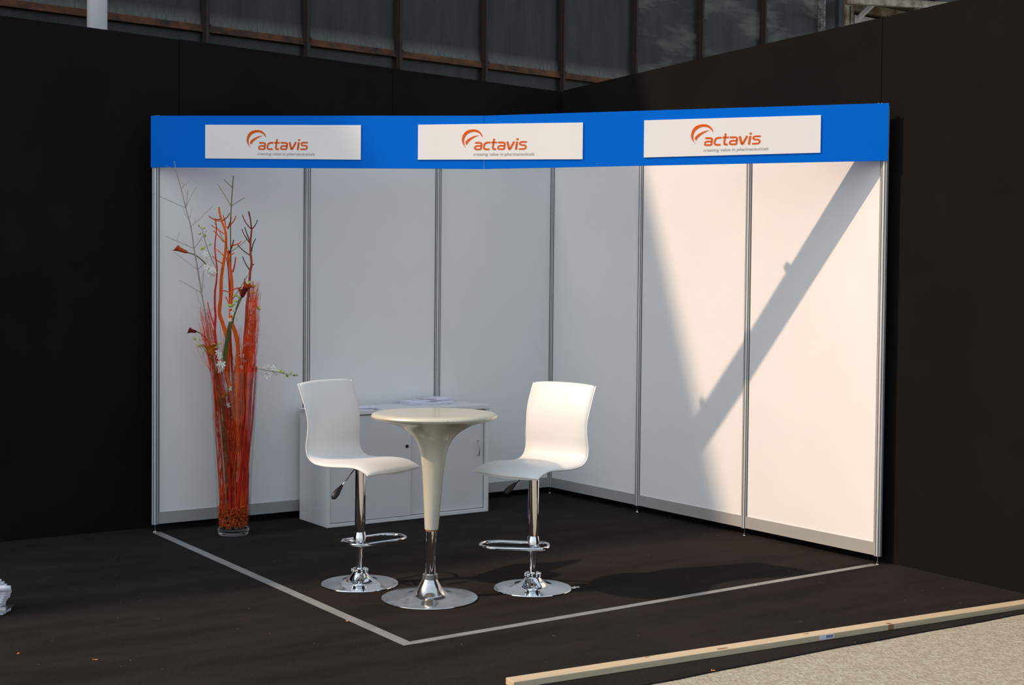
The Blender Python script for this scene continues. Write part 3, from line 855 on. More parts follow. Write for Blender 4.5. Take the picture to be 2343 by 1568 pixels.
def make_stool(loc, rz, foot_ang, lab):
    t = tag(empty('bar_stool', loc, rz), lab, 'stool', 'bar stools at the bistro table')
    o = shell(0.200, 0.017, 0.011).build('seat_shell', M['leather'], t)
    o.modifiers.new('sub', 'SUBSURF').levels = 1; o.modifiers['sub'].render_levels = 1
    # piping along both side edges
    for s in (-1, 1):
        pts = []
        for i, p in enumerate(SP[1:-1]):
            tt = (SP[i + 2] - SP[i]).normalized(); nn = Vector((-tt.y, tt.x))
            q = p - nn * 0.0045
            pts.append((q.x, s * 0.2005 * (1.0 - 0.035 * math.exp(-((p.y - 0.80) / 0.07) ** 2) * (1 if p.x < -0.1 else 0)), q.y))
        MB().tube(pts, 0.0042, 6).build('piping', M['leather_edge'], t)
    # mounting plate and spindle
    MB().box((-0.065, -0.06, 0.582), (0.065, 0.06, 0.602)).build('mounting_plate', M['black_plastic'], t, bevel=0.006)
    MB().lathe([(0.0, 0.185), (0.0195, 0.185), (0.0262, 0.186), (0.0262, 0.582), (0.0, 0.582)], 40).build('upper_tube', M['chrome'], t)
    MB().lathe([(0.0195, 0.070), (0.0195, 0.20)], 32).build('lower_tube', M['chrome'], t)
    cb = MB().lathe([(0.030, 0.060), (0.0375, 0.062), (0.0375, 0.078), (0.034, 0.081), (0.020, 0.081)], 40)
    cl = cb.build('collar', M['chrome'], t)
    b = MB()
    for k in range(10):
        a = 2 * math.pi * k / 10
        c = Vector((0.0385 * math.cos(a), 0.0385 * math.sin(a), 0.071))
        b.lathe([(0, -0.009), (0.005, -0.006), (0.0065, 0.0), (0.005, 0.006), (0, 0.009)], 8, c=c)
    b.build('collar_ribs', M['chrome'], cl)
    MB().lathe([(0.0, 0.0), (0.189, 0.0), (0.1925, 0.003), (0.1905, 0.006), (0.17, 0.0078), (0.14, 0.0102), (0.11, 0.0135), (0.088, 0.018), (0.070, 0.026), (0.055, 0.037), (0.043, 0.050), (0.033, 0.062)], 96).build('base', M['chrome'], t)
    # footrest: closed loop turned by foot_ang, with a clasp round the tube
    fz_ = 0.212
    ca, sa = math.cos(foot_ang), math.sin(foot_ang)
    loop = []
    raw = [(-0.072, -0.050, 1), (-0.045, -0.082, 1)] + [(x, -0.086, 0) for x in (0.0, 0.05, 0.10, 0.15)]
    raw += [(0.175 + 0.086 * math.sin(R(a)), -0.086 * math.cos(R(a)), 0) for a in range(0, 181, 15)]
    raw += [(x, 0.086, 0) for x in (0.15, 0.10, 0.05, 0.0)] + [(-0.045, 0.082, 1), (-0.072, 0.050, 1), (-0.076, 0.0, 1)]
    for x, y, _ in raw:
        loop.append((x * ca - y * sa, x * sa + y * ca, fz_))
    fo = MB().tube(loop, 0.0082, 12, closed=True).build('footrest', M['chrome'], t)
    b = MB().lathe([(0.0264, 0.186), (0.0325, 0.188), (0.0325, 0.236), (0.0264, 0.262)], 32)
    for y in (-0.082, 0.082):
        p0 = (0.0, 0.0, 0.215); p1 = (-0.045 * ca - y * sa, -0.045 * sa + y * ca, fz_)
        b.tube([p0, p1], 0.007, 10)
    b.build('clasp', M['chrome'], fo)
    # gas-lift lever on the sitter's right
    lv = MB().tube([(-0.01, -0.02, 0.585), (-0.01, -0.075, 0.545), (-0.01, -0.135, 0.500)], 0.0035, 8).build('lever', M['chrome'], t)
    h_ = MB()
    pts = [(-0.01, -0.125, 0.508), (-0.01, -0.140, 0.496), (-0.01, -0.165, 0.476), (-0.01, -0.188, 0.457), (-0.01, -0.196, 0.451)]
    h_.tube(pts, [0.006, 0.010, 0.0165, 0.0155, 0.006], 12)
    h_.build('lever_grip', M['black_plastic'], lv)
    return t
make_stool((-2.627, -1.923, 0), R(-68), R(7 + 68), 'white bar stool with its back to the vase, chrome base nearest the floor tape')
make_stool((-1.960, -2.470, 0), R(-166), R(140 + 166), 'white bar stool with sunlit backrest, turned away from the sunlit wall')

# ------------------------------------------------------------------ vase and flowers
VC = Vector((-2.622, -0.325, 0))
RT = Vector((0.818, -0.576, 0)); FW = Vector((0.576, 0.817, 0))
K = 0.002632
def vp(u, v, dep=0.0):
    """point measured on the upright plane through the vase axis: metres right of and above the vase foot"""
    z = (1222 - v) * K
    r = (u - (539.5 + (1222 - v) * 0.0019)) * K
    return VC + RT * r + FW * dep + Vector((0, 0, z))
AX = 535.5
vase_leanx = 0.0
vase = tag(empty('glass_vase', tuple(VC)), 'tall tapering clear glass vase full of red branches by the left wall', 'vase')
rb, rt_ = 0.0925, 0.1420
H = 0.985
outer = [(rb + 0.0005, 0.041)] + [(rb + (rt_ - rb) * (z / H), z) for z in (0.1, 0.3, 0.5, 0.7, 0.9)] + [(rt_, H)]
inner = [(rt_ - 0.0035, H)] + [(rb + (rt_ - rb) * (z / H) - 0.004, z) for z in (0.9, 0.7, 0.5, 0.3, 0.1)] + [(rb - 0.0035, 0.041)]
MB().lathe(outer + inner, 72).build('vase_wall', M['glass'], vase, tuple(RT * -0.008))
MB().lathe([(0.0, 0.002), (rb - 0.03, 0.0), (rb - 0.006, 0.0), (rb - 0.001, 0.005), (rb, 0.010), (rb + 0.0005, 0.0405), (rb - 0.012, 0.0405), (0.0, 0.036)], 72).build('vase_foot', M['glass_foot'], vase, tuple(RT * -0.008))
VA = VC + RT * -0.008

def rin(z): return rb + (rt_ - rb) * (z / H) - 0.0065
# gravel
gv = MB()
for i in range(1300):
    z = 0.047 + 0.125 * rnd.random() ** 0.9
    rr = rin(z) * math.sqrt(rnd.random()) * 0.94 if rnd.random() < 0.35 else (rin(z) - 0.004) * rnd.uniform(0.86, 0.97)
    a = rnd.random() * 2 * math.pi
    c = VA + Vector((rr * math.cos(a), rr * math.sin(a), z))
    s = rnd.uniform(0.004, 0.0088)
    base_ = [Vector((1, 0, 0)), Vector((-1, 0, 0)), Vector((0, 1, 0)), Vector((0, -1, 0)), Vector((0, 0, 1)), Vector((0, 0, -1))]
    rot = Matrix.Rotation(rnd.random() * 6, 3, Vector((rnd.random(), rnd.random(), rnd.random())))
    vv = [c + rot @ (q * s * rnd.uniform(0.7, 1.2)) for q in base_]
    gv.add(vv, [(0, 2, 4), (2, 1, 4), (1, 3, 4), (3, 0, 4), (2, 0, 5), (1, 2, 5), (3, 1, 5), (0, 3, 5)])
tag(gv.build('gravel', M['pebble']), 'orange gravel in the bottom of the glass vase', 'gravel', kind='stuff')

def spl(pts, k=3):
    P = [Vector(p) for p in pts]
    if len(P) < 3: return P
    out = []
    n = len(P)
    for i in range(n - 1):
        p0, p1, p2, p3 = [P[max(0, min(n - 1, i + d))] for d in (-1, 0, 1, 2)]
        for q in range(k):
            f = q / k
            out.append(0.5 * ((2 * p1) + (-p0 + p2) * f + (2 * p0 - 5 * p1 + 4 * p2 - p3) * f * f + (-p0 + 3 * p1 - 3 * p2 + p3) * f ** 3))
    out.append(P[-1])
    return out
def lerp(a, b, f): return a + (b - a) * f
def branch(name, trace, dep0, dep1, r0, r1, m, twigs, lab, cat='branch', knots=True, grp=None, tm=None, tr=0.0035):
    """trace: list of (u, v) from foot to tip"""
    root = tag(empty(name, tuple(vp(*trace[0], dep0))), lab, cat, grp)
    o0 = root.location.copy()
    n = len(trace)
    P = [vp(u, v, lerp(dep0, dep1, i / (n - 1))) for i, (u, v) in enumerate(trace)]
    S = spl(P, 4)
    rad = []
    for i in range(len(S)):
        f = i / (len(S) - 1)
        r = lerp(r0, r1, f)
        if knots: r *= 1 + 0.12 * noise.noise(Vector((i * 0.9, r0 * 100, len(S))))
        rad.append(r)
    MB().tube([p - o0 for p in S], rad, 10).build('stem', m, root)
    for tw in twigs:
        pts, mm, rr = tw[0], tw[1], tw[2]
        dd = tw[3] if len(tw) > 3 else rnd.uniform(-0.05, 0.05)
        # depth at the foot equals the stem's depth at that height
        v0 = pts[-1][1]
        best = min(range(len(S)), key=lambda i_: abs(S[i_].z - (1222 - v0) * K))
        dfoot = (S[best] - VC).dot(FW)
        Q = [vp(u, v, lerp(dfoot + dd, dfoot, i / (len(pts) - 1))) - o0 for i, (u, v) in enumerate(pts)]
        q = spl(Q, 4)
        MB().tube(q, [lerp(rr * 0.8, rr * 1.15, i / (len(q) - 1)) for i in range(len(q))], 7).build('twig', mm, root)
    return root
OB, CB, BB, DT = M['orange_branch'], M['crimson_branch'], M['burnt_branch'], M['dark_tip']
branch('painted_branch', [(541, 1180), (543, 1100), (541, 1000), (530, 900), (519, 855), (522.6, 822), (521, 775), (511, 739.5), (503.5, 714.6), (507, 675), (508, 640), (512, 610), (518, 575), (519.5, 550), (518.8, 531.9), (511, 508), (506, 490), (503.6, 474.5)], 0.02, -0.02, 0.0155, 0.0050, OB, [
    ([(483.7, 495.2), (489, 500), (497, 504.5), (511, 507)], OB, 0.0032),
    ([(491.5, 499.7), (500, 503), (508, 501)], BB, 0.003),
    ([(526, 486.8), (521, 497), (511, 506)], BB, 0.003),
    ([(546, 494.7), (539, 507), (522.4, 521)], OB, 0.0036),
    ([(510, 492), (516, 506), (519, 520)], OB, 0.0036),
    ([(483, 515), (498, 524), (515, 535)], OB, 0.0032),
    ([(491, 528), (503, 540), (514, 553.6)], OB, 0.0036),
    ([(493, 569), (505, 578), (517, 587)], OB, 0.003),
    ([(491.5, 586), (500, 595), (510, 602)], OB, 0.003),
    ([(535.8, 499), (530, 512), (524, 524)], BB, 0.003),
], 'tall orange branch with forked antler tips, left of centre in the vase', grp=None)
branch('painted_branch', [(556, 1185), (553, 1100), (549, 1000), (546, 900), (547.5, 830.7), (545.8, 784), (539, 756), (531, 735), (529, 715), (530, 690), (531.6, 665), (531, 640), (527.8, 614.8), (523.5, 590), (522, 572)], -0.02, 0.015, 0.0150, 0.0065, OB, [
    ([(555.5, 552), (545, 558), (526.6, 562)], OB, 0.0036),
    ([(537.8, 548.5), (533, 562), (524, 581)], BB, 0.0038),
    ([(534, 577), (528, 582), (523, 585)], OB, 0.0036),
    ([(538.7, 587), (537, 605), (533, 622)], CB, 0.0042),
    ([(561, 657.5), (548, 658), (533, 662)], CB, 0.003),
    ([(508.6, 664.5), (517, 665), (531, 670)], OB, 0.0036),
    ([(516, 678), (523, 690), (529, 706)], OB, 0.0042),
], 'thick orange branch at the centre of the vase, rising straight')
branch('painted_branch', [(562, 1190), (563, 1100), (560, 1000), (556, 900), (557, 820), (558, 777.6), (560.8, 739.5), (563, 700), (566, 675), (568.6, 646.7), (570, 621), (573.5, 602), (571, 576.5), (571, 551), (573, 530), (573.7, 521.7)], 0.05, 0.04, 0.0130, 0.0048, mat('orange_red_branch', (0.42, 0.055, 0.012), 0.6, base2=(0.26, 0.016, 0.014), scale=6), [
    ([(565, 481.5), (570, 500), (573, 523)], DT, 0.0028),
    ([(570, 482.6), (572, 500), (574, 523)], BB, 0.0028),
    ([(553, 489.6), (560, 507), (572, 522)], BB, 0.0030),
    ([(583.5, 500), (580, 513), (574, 523)], DT, 0.0030),
    ([(556.6, 518), (563, 535), (570.6, 553.6)], DT, 0.0032),
    ([(554.6, 523.6), (560, 539), (569, 554)], BB, 0.0030),
    ([(583.5, 543.8), (577, 557), (573, 574)], DT, 0.0032),
    ([(539, 556), (552, 570), (569, 582)], DT, 0.0030),
    ([(551, 584.5), (558, 600), (569, 616)], DT, 0.0032),
    ([(579, 602), (576, 604), (573, 607)], BB, 0.003),
], 'dark orange-red branch with blackened tips, right in the vase')
branch('red_branch', [(533, 1185), (530, 1080), (520, 960), (507, 870), (500, 789), (497.7, 756), (499.4, 723), (498, 699), (498.4, 668), (502, 640), (503, 614.8), (501, 595.7), (498.4, 563.8), (502, 525.5), (499.7, 502.6)], -0.045, -0.06, 0.0095, 0.0026, CB, [
    ([(484, 690), (487, 710), (497, 748)], CB, 0.003),
], 'crimson wavy branch on the left side of the vase')
branch('red_branch', [(545, 1185), (540, 1050), (532, 900), (527, 800), (524.5, 720), (524, 680), (523, 650), (522, 627.6), (519.5, 602), (517, 588)], 0.045, 0.03, 0.0075, 0.0028, CB, [], 'thin crimson branch between the two orange ones')
OT = M['olive_twig']
branch('olive_stem', [(530, 1180), (525, 1000), (520, 850), (522, 740), (524, 640), (524, 560), (523.8, 517), (525.7, 470.8), (528.5, 430), (530.8, 400)], 0.07, 0.05, 0.0055, 0.0028, OT, [
    ([(493, 419.5), (509, 444), (525.7, 470)], OT, 0.0018),
    ([(509, 409), (518, 418), (527.7, 427)], OT, 0.0020),
    ([(554.6, 450), (541, 459), (525.7, 470)], OT, 0.0019),
    ([(481.7, 505.3), (502, 540), (523, 578)], OT, 0.0020),
    ([(560, 542), (548, 556), (524, 575)], OT, 0.0018),
    ([(564, 628), (551, 650), (524, 690)], OT, 0.0022),
], 'olive-yellow stem with thin side twigs, tallest at the centre', 'twig', knots=False)
BT = M['bare_twig']
branch('bare_twig', [(525, 1180), (512, 1000), (497, 850), (483, 767), (476.6, 719), (467.7, 670), (459.8, 618), (451.7, 570), (445, 521), (434, 479), (424, 435.8), (413.8, 398), (410, 374.6)], -0.03, -0.085, 0.0062, 0.0018, BT, [
    ([(392.5, 385), (404, 391), (413.8, 398)], BT, 0.0014, -0.005),
    ([(440, 418), (432, 427), (424, 436)], BT, 0.0013), ([(425, 420), (430, 426), (428, 431)], BT, 0.001),
    ([(440, 438), (438, 455), (434, 479)], BT, 0.0017), ([(462.6, 433.5), (448, 453), (435, 476)], BT, 0.0011), ([(428, 436), (434, 442), (439, 449)], BT, 0.001),
    ([(366, 448.4), (398, 463), (434, 479)], BT, 0.0016), ([(491.5, 472.8), (469, 497), (445, 521)], BT, 0.0014),
    ([(426.4, 479), (432, 493), (441, 506)], BT, 0.0013), ([(450, 500), (455, 508), (453, 512)], BT, 0.0009), ([(445, 478), (444, 490), (443, 502)], BT, 0.0009),
    ([(390, 543), (420, 556), (451.7, 570)], BT, 0.0019), ([(416, 532), (414, 545), (414, 553.6)], BT, 0.0011), ([(422, 550), (432, 559), (440, 565)], BT, 0.001),
    ([(481.7, 528), (466, 551), (451.7, 570)], BT, 0.0019), ([(403, 577.5), (430, 597), (459.8, 618)], BT, 0.0015), ([(483, 597), (470, 608), (459.8, 618)], BT, 0.0013),
    ([(422.8, 642), (444, 655), (467.7, 670)], BT, 0.0019), ([(472.4, 619.5), (471, 640), (467.7, 670)], BT, 0.0021), ([(478, 655), (473, 661), (469, 668)], BT, 0.001),
    ([(456.4, 666), (463, 690), (474, 712)], BT, 0.0014), ([(495, 700), (486, 710), (477, 720)], BT, 0.0013), ([(497, 750), (490, 765), (484, 780)], BT, 0.0014),
], 'tall bare grey-brown twig leaning left, its tip before the fascia', 'twig', knots=False)

# bundles of fine coral twigs: nobody could count them
def bundle(u0, u1, vtop0, vtop1, uu0, uu1, nst, lab, seed, dmid, mouth_sp=1.0, rad=0.0013):
    r_ = random.Random(seed)
    b = MB()
    for i in range(nst):
        ub = r_.uniform(505, 565); um = r_.uniform(u0, u1); ut = r_.uniform(uu0, uu1) ; vt = lerp(vtop0, vtop1, r_.random() ** 1.5)
        f = (um - u0) / (u1 - u0)
        ut = lerp(uu0, uu1, f * 0.7 + 0.3 * r_.random())
        d0 = r_.uniform(-0.05, 0.05); dm = dmid + r_.uniform(-0.055, 0.055); dt = dm * 1.3 + r_.uniform(-0.05, 0.05)
        pts = [(ub, 1178, d0), (lerp(ub, um, 0.22) + r_.uniform(-5, 5), 1085, lerp(d0, dm, .3)), (lerp(ub, um, 0.6) + r_.uniform(-6, 6), 985, lerp(d0, dm, .6)), (um + r_.uniform(-2, 2), 860, dm), (lerp(um, ut, 0.45) + r_.uniform(-3, 3), lerp(860, vt, 0.5), lerp(dm, dt, .5)), (ut + r_.uniform(-3, 3), vt, dt)]
        P = []
        for (u, v, d) in pts:
            p = vp(u, v, d)
            if v >= 850:
                rel = p - VA; z = p.z; h = Vector((rel.x, rel.y)); lim = rin(min(z, H)) - 0.003
                if h.length > lim:
                    h = h.normalized() * lim; p = VA + Vector((h.x, h.y, z))
            P.append(p)
        S = spl(P, 3)
        S = [p + Vector((noise.noise(p * 9 + Vector((i, 0, 0))), noise.noise(p * 9 + Vector((0, i, 5))), 0)) * 0.004 for p in S]
        ra = r_.uniform(0.7, 1.5) * rad
        b.tube(S, [lerp(ra * 1.3, ra * 0.45, q / (len(S) - 1)) for q in range(len(S))], 5, cap=False)
    tag(b.build('twig_bundle', M['coral_twig']), lab, 'twigs', kind='stuff')
bundle(485, 512, 700, 790, 455, 494, 78, 'fine coral-red twigs fanning out on the left of the vase', 11, -0.02)
bundle(553, 582, 640, 770, 571, 596, 115, 'fine coral-red twigs standing on the right of the vase', 12, 0.0)
bundle(505, 572, 740, 860, 500, 572, 85, 'fine coral-red twigs filling the middle of the vase', 13, 0.045)
# broad painted strips inside the glass on the right
b = MB()
for (u0_, u1_, w_, dd) in ((548, 579, 0.009, -0.06), (552, 573, 0.011, 0.03), (556, 584, 0.008, 0.05), (558, 581, 0.010, -0.02)):
    P = [vp(u0_, 1175, dd * 0.6), vp(lerp(u0_, u1_, .35), 1060, dd * 0.8), vp(lerp(u0_, u1_, .7), 960, dd), vp(u1_, 838, dd)]
    b.tube(spl(P, 4), [w_ * 0.8] * 13, 9)
tag(b.build('painted_reed', M['crimson_branch']), 'broad red painted reeds inside the right of the vase', 'reeds', kind='stuff')

# green flower stems tied in a bunch
b = MB()
for k in range(6):
    o_ = (k - 2.5)
    P = [vp(521 + o_ * 1.2, 835, -0.07), vp(525 + o_ * 1.6, 800, -0.075), vp(531 + o_ * 1.6, 765, -0.08), vp(536 + o_ * 1.3, 735, -0.08)]
    b.tube(spl(P, 3), 0.0029, 8)
tag(b.build('stem_bunch', M['green_stem']), 'bunch of thick green flower stems in front of the orange branches', 'stems', kind='stuff')

def calla(base, mouth, rm, stem, m_out, m_in, lab, dep=-0.08, tip=0.35, droop=0.0):
    """trumpet-shaped spathe from base to mouth with a pointed lip"""
    A = vp(*base, dep); B = vp(*mouth, dep)
    root = tag(empty('calla_lily', tuple(A)), lab, 'flower')
    ax = (B - A); L = ax.length; ax.normalize()
    side = ax.cross(FW).normalized(); up = FW
    n = 18
    v = []; rows = 9
    for i in range(rows):
        f = i / (rows - 1)
        r = rm * (0.20 + 0.48 * f ** 0.45 + 0.40 * max(0, f - 0.66) ** 1.2 / 0.34 ** 1.2)
        for j in range(n):
            a = 2 * math.pi * j / n
            ext = 1 + (tip * f * f * max(0, math.cos(a)) ** 3)
            p = ax * (L * f * ext) + side * math.cos(a) * r + up * math.sin(a) * r * 0.9
            if f > 0.8: p -= ax * 0.10 * L * max(0, -math.cos(a)) * (f - 0.8) / 0.2
            v.append(p)
    fs = [(i * n + j, i * n + (j + 1) % n, (i + 1) * n + (j + 1) % n, (i + 1) * n + j) for i in range(rows - 1) for j in range(n)]
    mb = MB(); mb.add(v, fs, True); mb.f.append(tuple(reversed(range(n)))); mb.sm.append(True); mb.mi.append(0)
    o = mb.build('spathe', [m_out, m_in], root)
    for p in o.data.polygons:
        if p.index >= (rows - 3) * n and p.index < (rows - 1) * n: p.material_index = 1
    sd = o.modifiers.new('solid', 'SOLIDIFY'); sd.thickness = 0.0012
    MB().tube([ax * L * 0.2, ax * L * 0.72], [0.004, 0.002], 8).build('spadix', M['calla_orange'], root)
    P = [vp(u, vv_, dep if i == 0 else dep * (1 - 0.2 * i / len(stem))) - A for i, (u, vv_) in enumerate([base] + stem)]
    MB().tube(spl(P, 4), 0.0032, 8).build('stem', M['green_stem'], root)
    return root
calla((437, 579), (411, 569), 0.020, [(450, 583), (462, 590), (473, 600), (482, 611)], M['calla_red'], M['calla_red'], 'orange-red calla lily pointing left on a curved dark stem', -0.06, 0.25)
calla((562, 679), (574, 650), 0.026, [(555, 694), (546, 715), (539, 737)], M['calla_maroon'], M['calla_red'], 'dark red calla lily high on the right, before the orange-red branch', -0.085, 0.35)
calla((560, 677), (557, 660), 0.013, [(553, 690), (545, 712), (537, 738)], M['calla_red'], M['calla_red'], 'small half-hidden red calla bud beside the big dark red one', -0.075)
calla((590, 658), (577, 649), 0.006, [(584, 655), (575, 660)], M['calla_orange'], M['calla_orange'], 'pointed orange petal tip beside the dark red calla', -0.075)
calla((457, 758), (440, 755), 0.018, [(463, 760), (470, 766), (480, 776), (490, 800)], M['calla_maroon'], M['calla_maroon'], 'small maroon calla lily at the left edge of the twigs', -0.06, 0.2)
calla((496, 812), (488, 788), 0.036, [(500, 835), (505, 862), (512, 900), (520, 960), (526, 1040), (530, 1120)], M['calla_orange'], M['calla_orange'], 'open orange calla lily just above the vase rim', -0.085, 0.3)
calla((517, 908), (525, 896), 0.018, [(518, 925), (523, 980), (530, 1060)], M['calla_orange'], M['calla_orange'], 'orange calla petal pressed inside the glass', -0.075, 0.2)

def orchid(path, dep, blooms, buds, lab, m_st=None, seed=1, dep_end=None):
    r_ = random.Random(seed)
    if dep_end is None: dep_end = dep
    A = vp(*path[0], dep)
    root = tag(empty('orchid_spray', tuple(A)), lab, 'flower')
    n = len(path)
    P = [vp(u, v, lerp(dep, dep_end, i / (n - 1))) - A for i, (u, v) in enumerate(path)]
    S = spl(P, 4)
    MB().tube(S, [lerp(0.0018, 0.0011, i / (len(S) - 1)) for i in range(len(S))], 6).build('stem', m_st or M['dark_green'], root)
    def near(c):
        return min(S, key=lambda p: (p - c).length)
    for (u, v, s) in blooms:
        s *= 1.3
        d = dep + r_.uniform(-0.015, 0.015)
        c = vp(u, v, d) - A
        face = (-FW + Vector((r_.uniform(-.8, .8), r_.uniform(-.8, .8), r_.uniform(-.5, .6)))).normalized()
        t1 = face.cross(Vector((0, 0, 1))).normalized(); t2 = face.cross(t1)
        b = MB()
        rot = r_.random() * 6
        for k in range(5):
            a = rot + 2 * math.pi * k / 5; w = s * (0.62 if k in (1, 4) else 0.42)
            dr = t1 * math.cos(a) + t2 * math.sin(a); pr = t1 * -math.sin(a) + t2 * math.cos(a)
            row = []
            for f, ww, cv in ((0.0, 0.12, 0), (0.35, 0.8, 0.10), (0.7, 1.0, 0.16), (1.0, 0.25, 0.05)):
                for q in (-1, 0, 1):
                    row.append(c + dr * s * f + pr * w * 0.5 * ww * q + face * s * (cv - 0.10 * abs(q)))
            b.add(row, [(i * 3 + j, i * 3 + j + 1, i * 3 + j + 4, i * 3 + j + 3) for i in range(3) for j in range(2)], True)
        b.lathe([(0, -0.003), (0.003, 0), (0, 0.004)], 6, c=c + face * 0.004)
        b.build('blossom', M['orchid'], root)
    for (u, v, s) in buds:
        s *= 1.25
        c = vp(u, v, dep + r_.uniform(-0.01, 0.01)) - A
        q = near(c)
        b = MB()
        dr = (c - q)
        dr = dr.normalized() if dr.length > 0.002 else Vector((0, 0, 1))
        b.tube([c - dr * s * 0.5, c - dr * s * 0.25, c, c + dr * s * 0.3, c + dr * s * 0.55], [s * 0.08, s * 0.24, s * 0.30, s * 0.22, s * 0.03], 8)
        if (c - q).length > 0.004: b.tube([q, c - dr * s * 0.45], 0.0008, 5)
        b.build('bud', M['bud'], root)
    return root
orchid([(498, 608), (490, 590), (482, 570), (475, 547), (470, 528), (461, 517)], -0.06,
       [(478, 583, .016), (484, 590, .017), (478, 594, .014), (480, 611, .017), (488, 613, .018), (494, 619, .018), (484, 626, .02), (492, 627, .016), (500, 609, .013), (498, 622, .014), (490, 604, .014)],
       [(463, 518, .016), (473, 523, .016), (464, 536, .018), (475, 541, .022), (488, 560, .017), (471, 569, .026)], 'white orchid spray with lime buds, left of the tall orange branch', seed=3)
orchid([(541, 738), (545, 715), (549, 700), (553, 685), (556, 676)], -0.07,
       [(538, 703, .015), (541, 711, .017), (537, 716, .014), (534, 731, .012), (550, 728, .014), (545, 707, .012)],
       [(546, 675, .022), (547, 688, .022), (535, 698, .026), (541, 695, .018), (553, 679, .014)], 'small white orchid spray with lime buds under the dark red calla', seed=5)
orchid([(517, 855), (515, 840), (512, 820), (509, 800), (505, 790)], -0.075,
       [(508, 805, .017), (513, 811, .017), (510, 815, .014), (511, 830, .017), (518, 832, .017), (513, 839, .017), (520, 828, .013), (513, 846, .014), (508, 836, .012)],
       [(498, 786, .020), (503, 793, .018), (510, 784, .018)], 'white orchid cluster drooping at the vase rim', seed=8)
orchid([(575, 842), (587, 841), (605, 843), (625, 846), (640, 848), (665, 853), (683, 855)], -0.03,
       [(611, 840, .016), (617, 841, .017), (611, 850, .016), (616, 857, .019), (629, 840, .016), (632, 849, .015), (625, 849, .013), (637, 847, .013)],
       [(646, 845, .024), (652, 849, .024), (661, 856, .024), (670, 849, .020), (677, 855, .022), (683, 855, .016)], 'orchid spray reaching out to the right of the vase', seed=10, dep_end=-0.06)
orchid([(470, 790), (476, 798), (488, 812), (497, 830)], -0.07, [(472, 803, .014)],
       [(454, 774, .018), (464, 790, .022), (476, 801, .014), (466, 777, .014)], 'row of lime buds hanging at the left of the open orange calla', M['green_stem'], seed=12)
orchid([(574, 690), (571, 670), (571, 650), (573, 640)], 0.02, [(567, 784, .013), (562, 790, .012)],
       [(571, 645, .022), (581, 652, .018), (592, 703, .026), (581, 668, .022), (571, 688, .014)], 'few lime buds beside the right-hand orange-red branch', M['green_stem'], seed=14)
orchid([(556, 900), (558, 870), (560, 845), (559, 820)], -0.02, [(558, 812, .014), (560, 824, .013), (556, 838, .013), (529, 888, .016), (526, 925, .014)], [(557, 803, .012)], 'white orchid blossoms half hidden among the coral twigs', M['green_stem'], seed=16)

# ------------------------------------------------------------------ leaflet stack at the picture's left edge
ST = Vector((-4.285, -1.435, 0))
rk = tag(empty('leaflet_tray', tuple(ST), R(-35)), 'low metal-edged tray holding the fanned leaflets at the left edge', 'tray')
MB().box((-0.26, -0.13, 0.020), (0.150, -0.03, 0.026)).build('shelf', M['steel'], rk)
MB().box((-0.26, -0.142, 0.020), (0.157, -0.130, 0.036)).box((-0.26, -0.144, 0.026), (0.158, -0.142, 0.029)).build('front_rail', M['alu'], rk)
for x_ in (-0.22, 0.09):
    for y_ in (-0.105, -0.055):
        MB().box((x_, y_ - 0.02, 0.0), (x_ + 0.05, y_ + 0.02, 0.020)).build('foot', M['paper'], rk, bevel=0.003)
def leaf(pts, dx, dz, y0, y1, yaw, lab, grp, n=7):
    """pts: (x, z) outline of a folded leaflet's upright face, right edge; built as a curved thick sheet"""
for k in range(13):
    z = 0.0275 + k * 0.0104
    # right edge bulges out half way up the pile, shrinks at the top
    xr = 0.112 + 0.030 * math.sin(min(1, k / 6.5) * math.pi / 2) - (0.0124 * (k - 6.5) if k > 6.5 else 0) + rnd.uniform(-0.004, 0.004)
    o = MB().box((-0.21, -0.105, 0), (0, -0.030, 0.0088)).build('leaflet', M['paper'], loc=tuple(ST + Vector((math.cos(R(-35)) * xr, math.sin(R(-35)) * xr, z))))
    o.rotation_euler = (0, R(-1.0 - 0.3 * k), R(-35 + rnd.uniform(-2.5, 2.5)))
    tag(o, 'white leaflet, %s in the pile at the left picture edge' % ORD[k], 'leaflet', 'piled leaflets at the left edge')
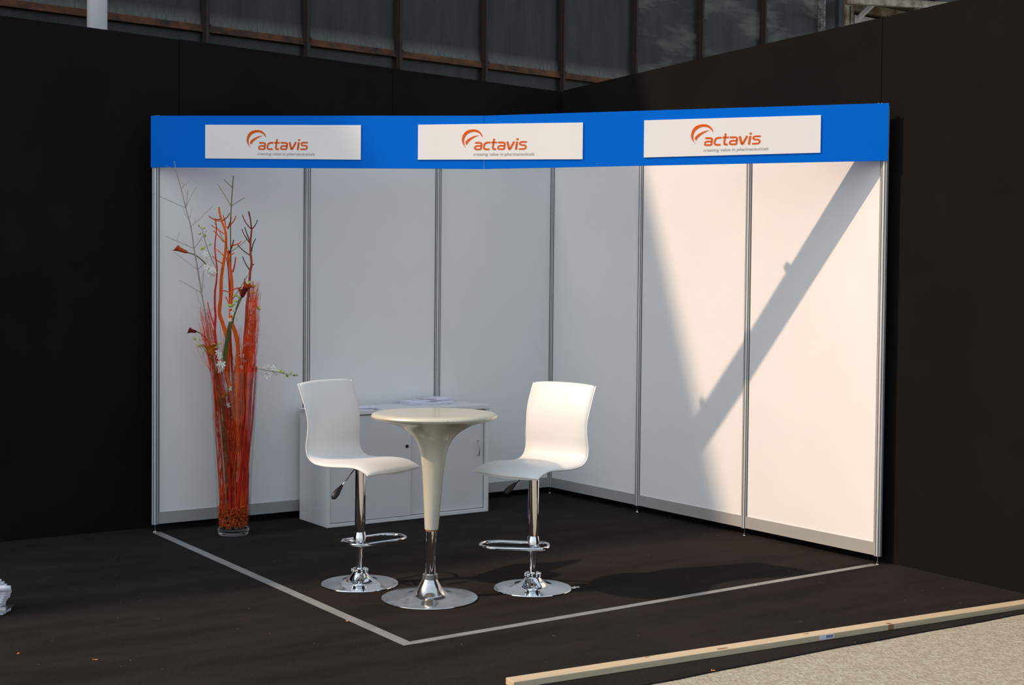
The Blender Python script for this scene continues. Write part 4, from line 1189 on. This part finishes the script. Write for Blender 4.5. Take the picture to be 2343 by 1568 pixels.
def curved(name, x0, x1, zmid, hgt, y, lab, bend=0.02, roll=0.0):
    v = []; n = 10
    for i in range(n + 1):
        f = i / n
        x = lerp(x0, x1, f); z = zmid + bend * f * f + 0.012 * math.sin(f * 3)
        yy = y - 0.012 * f
        v += [(x, yy, z), (x, yy, z + hgt * (1 - 0.1 * f)), (x, yy - 0.004, z), (x, yy - 0.004, z + hgt * (1 - 0.1 * f))]
    fs = []
    for i in range(n):
        a = 4 * i; c = a + 4
        fs += [(a, a + 1, c + 1, c), (a + 2, c + 2, c + 3, a + 3), (a + 1, a + 3, c + 3, c + 1), (a, c, c + 2, a + 2)]
    fs += [(0, 2, 3, 1), (4 * n, 4 * n + 1, 4 * n + 3, 4 * n + 2)]
    o = MB().add(v, fs, True).build(name, M['paper'], loc=tuple(ST)); o.rotation_euler = (0, 0, R(-35))
    tag(o, lab, 'leaflet')
curved('leaflet', -0.15, 0.176, 0.085, 0.030, -0.118, 'folded leaflet wrapped across the front of the pile at the left edge')
o = MB().box((-0.10, 0, 0), (0.028, 0.004, 0.115)).build('leaflet', M['paper'], loc=tuple(ST + Vector((math.cos(R(-35)) * 0.045 - 0.05, math.sin(R(-35)) * 0.045 - 0.08, 0.118))))
o.rotation_euler = (0, R(6), R(-35)); tag(o, 'upright leaflet cut off by the left picture edge', 'leaflet')

# ------------------------------------------------------------------ crumbs on the carpet
CR = [(-3.026, -2.548, 0.011, 'orange crumb beside the corner of the floor tape'), (-4.34, -2.289, 0.009, 'orange crumb nearest the bottom left corner'), (-4.113, -2.539, 0.009, 'orange crumb on the sunlit carpet, bottom left'),
      (-2.197, -3.965, 0.010, 'orange crumb on the carpet strip in front of the plank')]
for x, y, s, lab in CR:
    b = MB()
    for k in range(3):
        c = Vector((rnd.uniform(-s, s), rnd.uniform(-s, s) * 0.6, s * 0.35))
        q = [c + Vector(p) * s * rnd.uniform(0.3, 0.6) for p in ((1, 0, 0), (-1, 0, 0), (0, 1, 0), (0, -1, 0), (0, 0, 0.7), (0, 0, -0.5))]
        b.add(q, [(0, 2, 4), (2, 1, 4), (1, 3, 4), (3, 0, 4), (2, 0, 5), (1, 2, 5), (3, 1, 5), (0, 3, 5)])
    tag(b.build('crumb', M['chip'], loc=(x, y, 0)), lab, 'crumb')
b = MB()
n = 7
v = [((i / n - .5) * 0.045, (j / 3 - .5) * 0.03, 0.004 + 0.009 * abs(noise.noise(Vector((i * 0.9, j * 1.3, 2))))) for i in range(n + 1) for j in range(4)]
b.add(v, [(i * 4 + j, i * 4 + j + 4, i * 4 + j + 5, i * 4 + j + 1) for i in range(n) for j in range(3)], True)
o = b.build('plastic_scrap', M['clear_plastic'], loc=(-1.783, -2.58, 0.0)); sd = o.modifiers.new('solid', 'SOLIDIFY'); sd.thickness = 0.002
tag(o, 'crumpled clear plastic scrap beside the base of the sunlit stool', 'scrap')
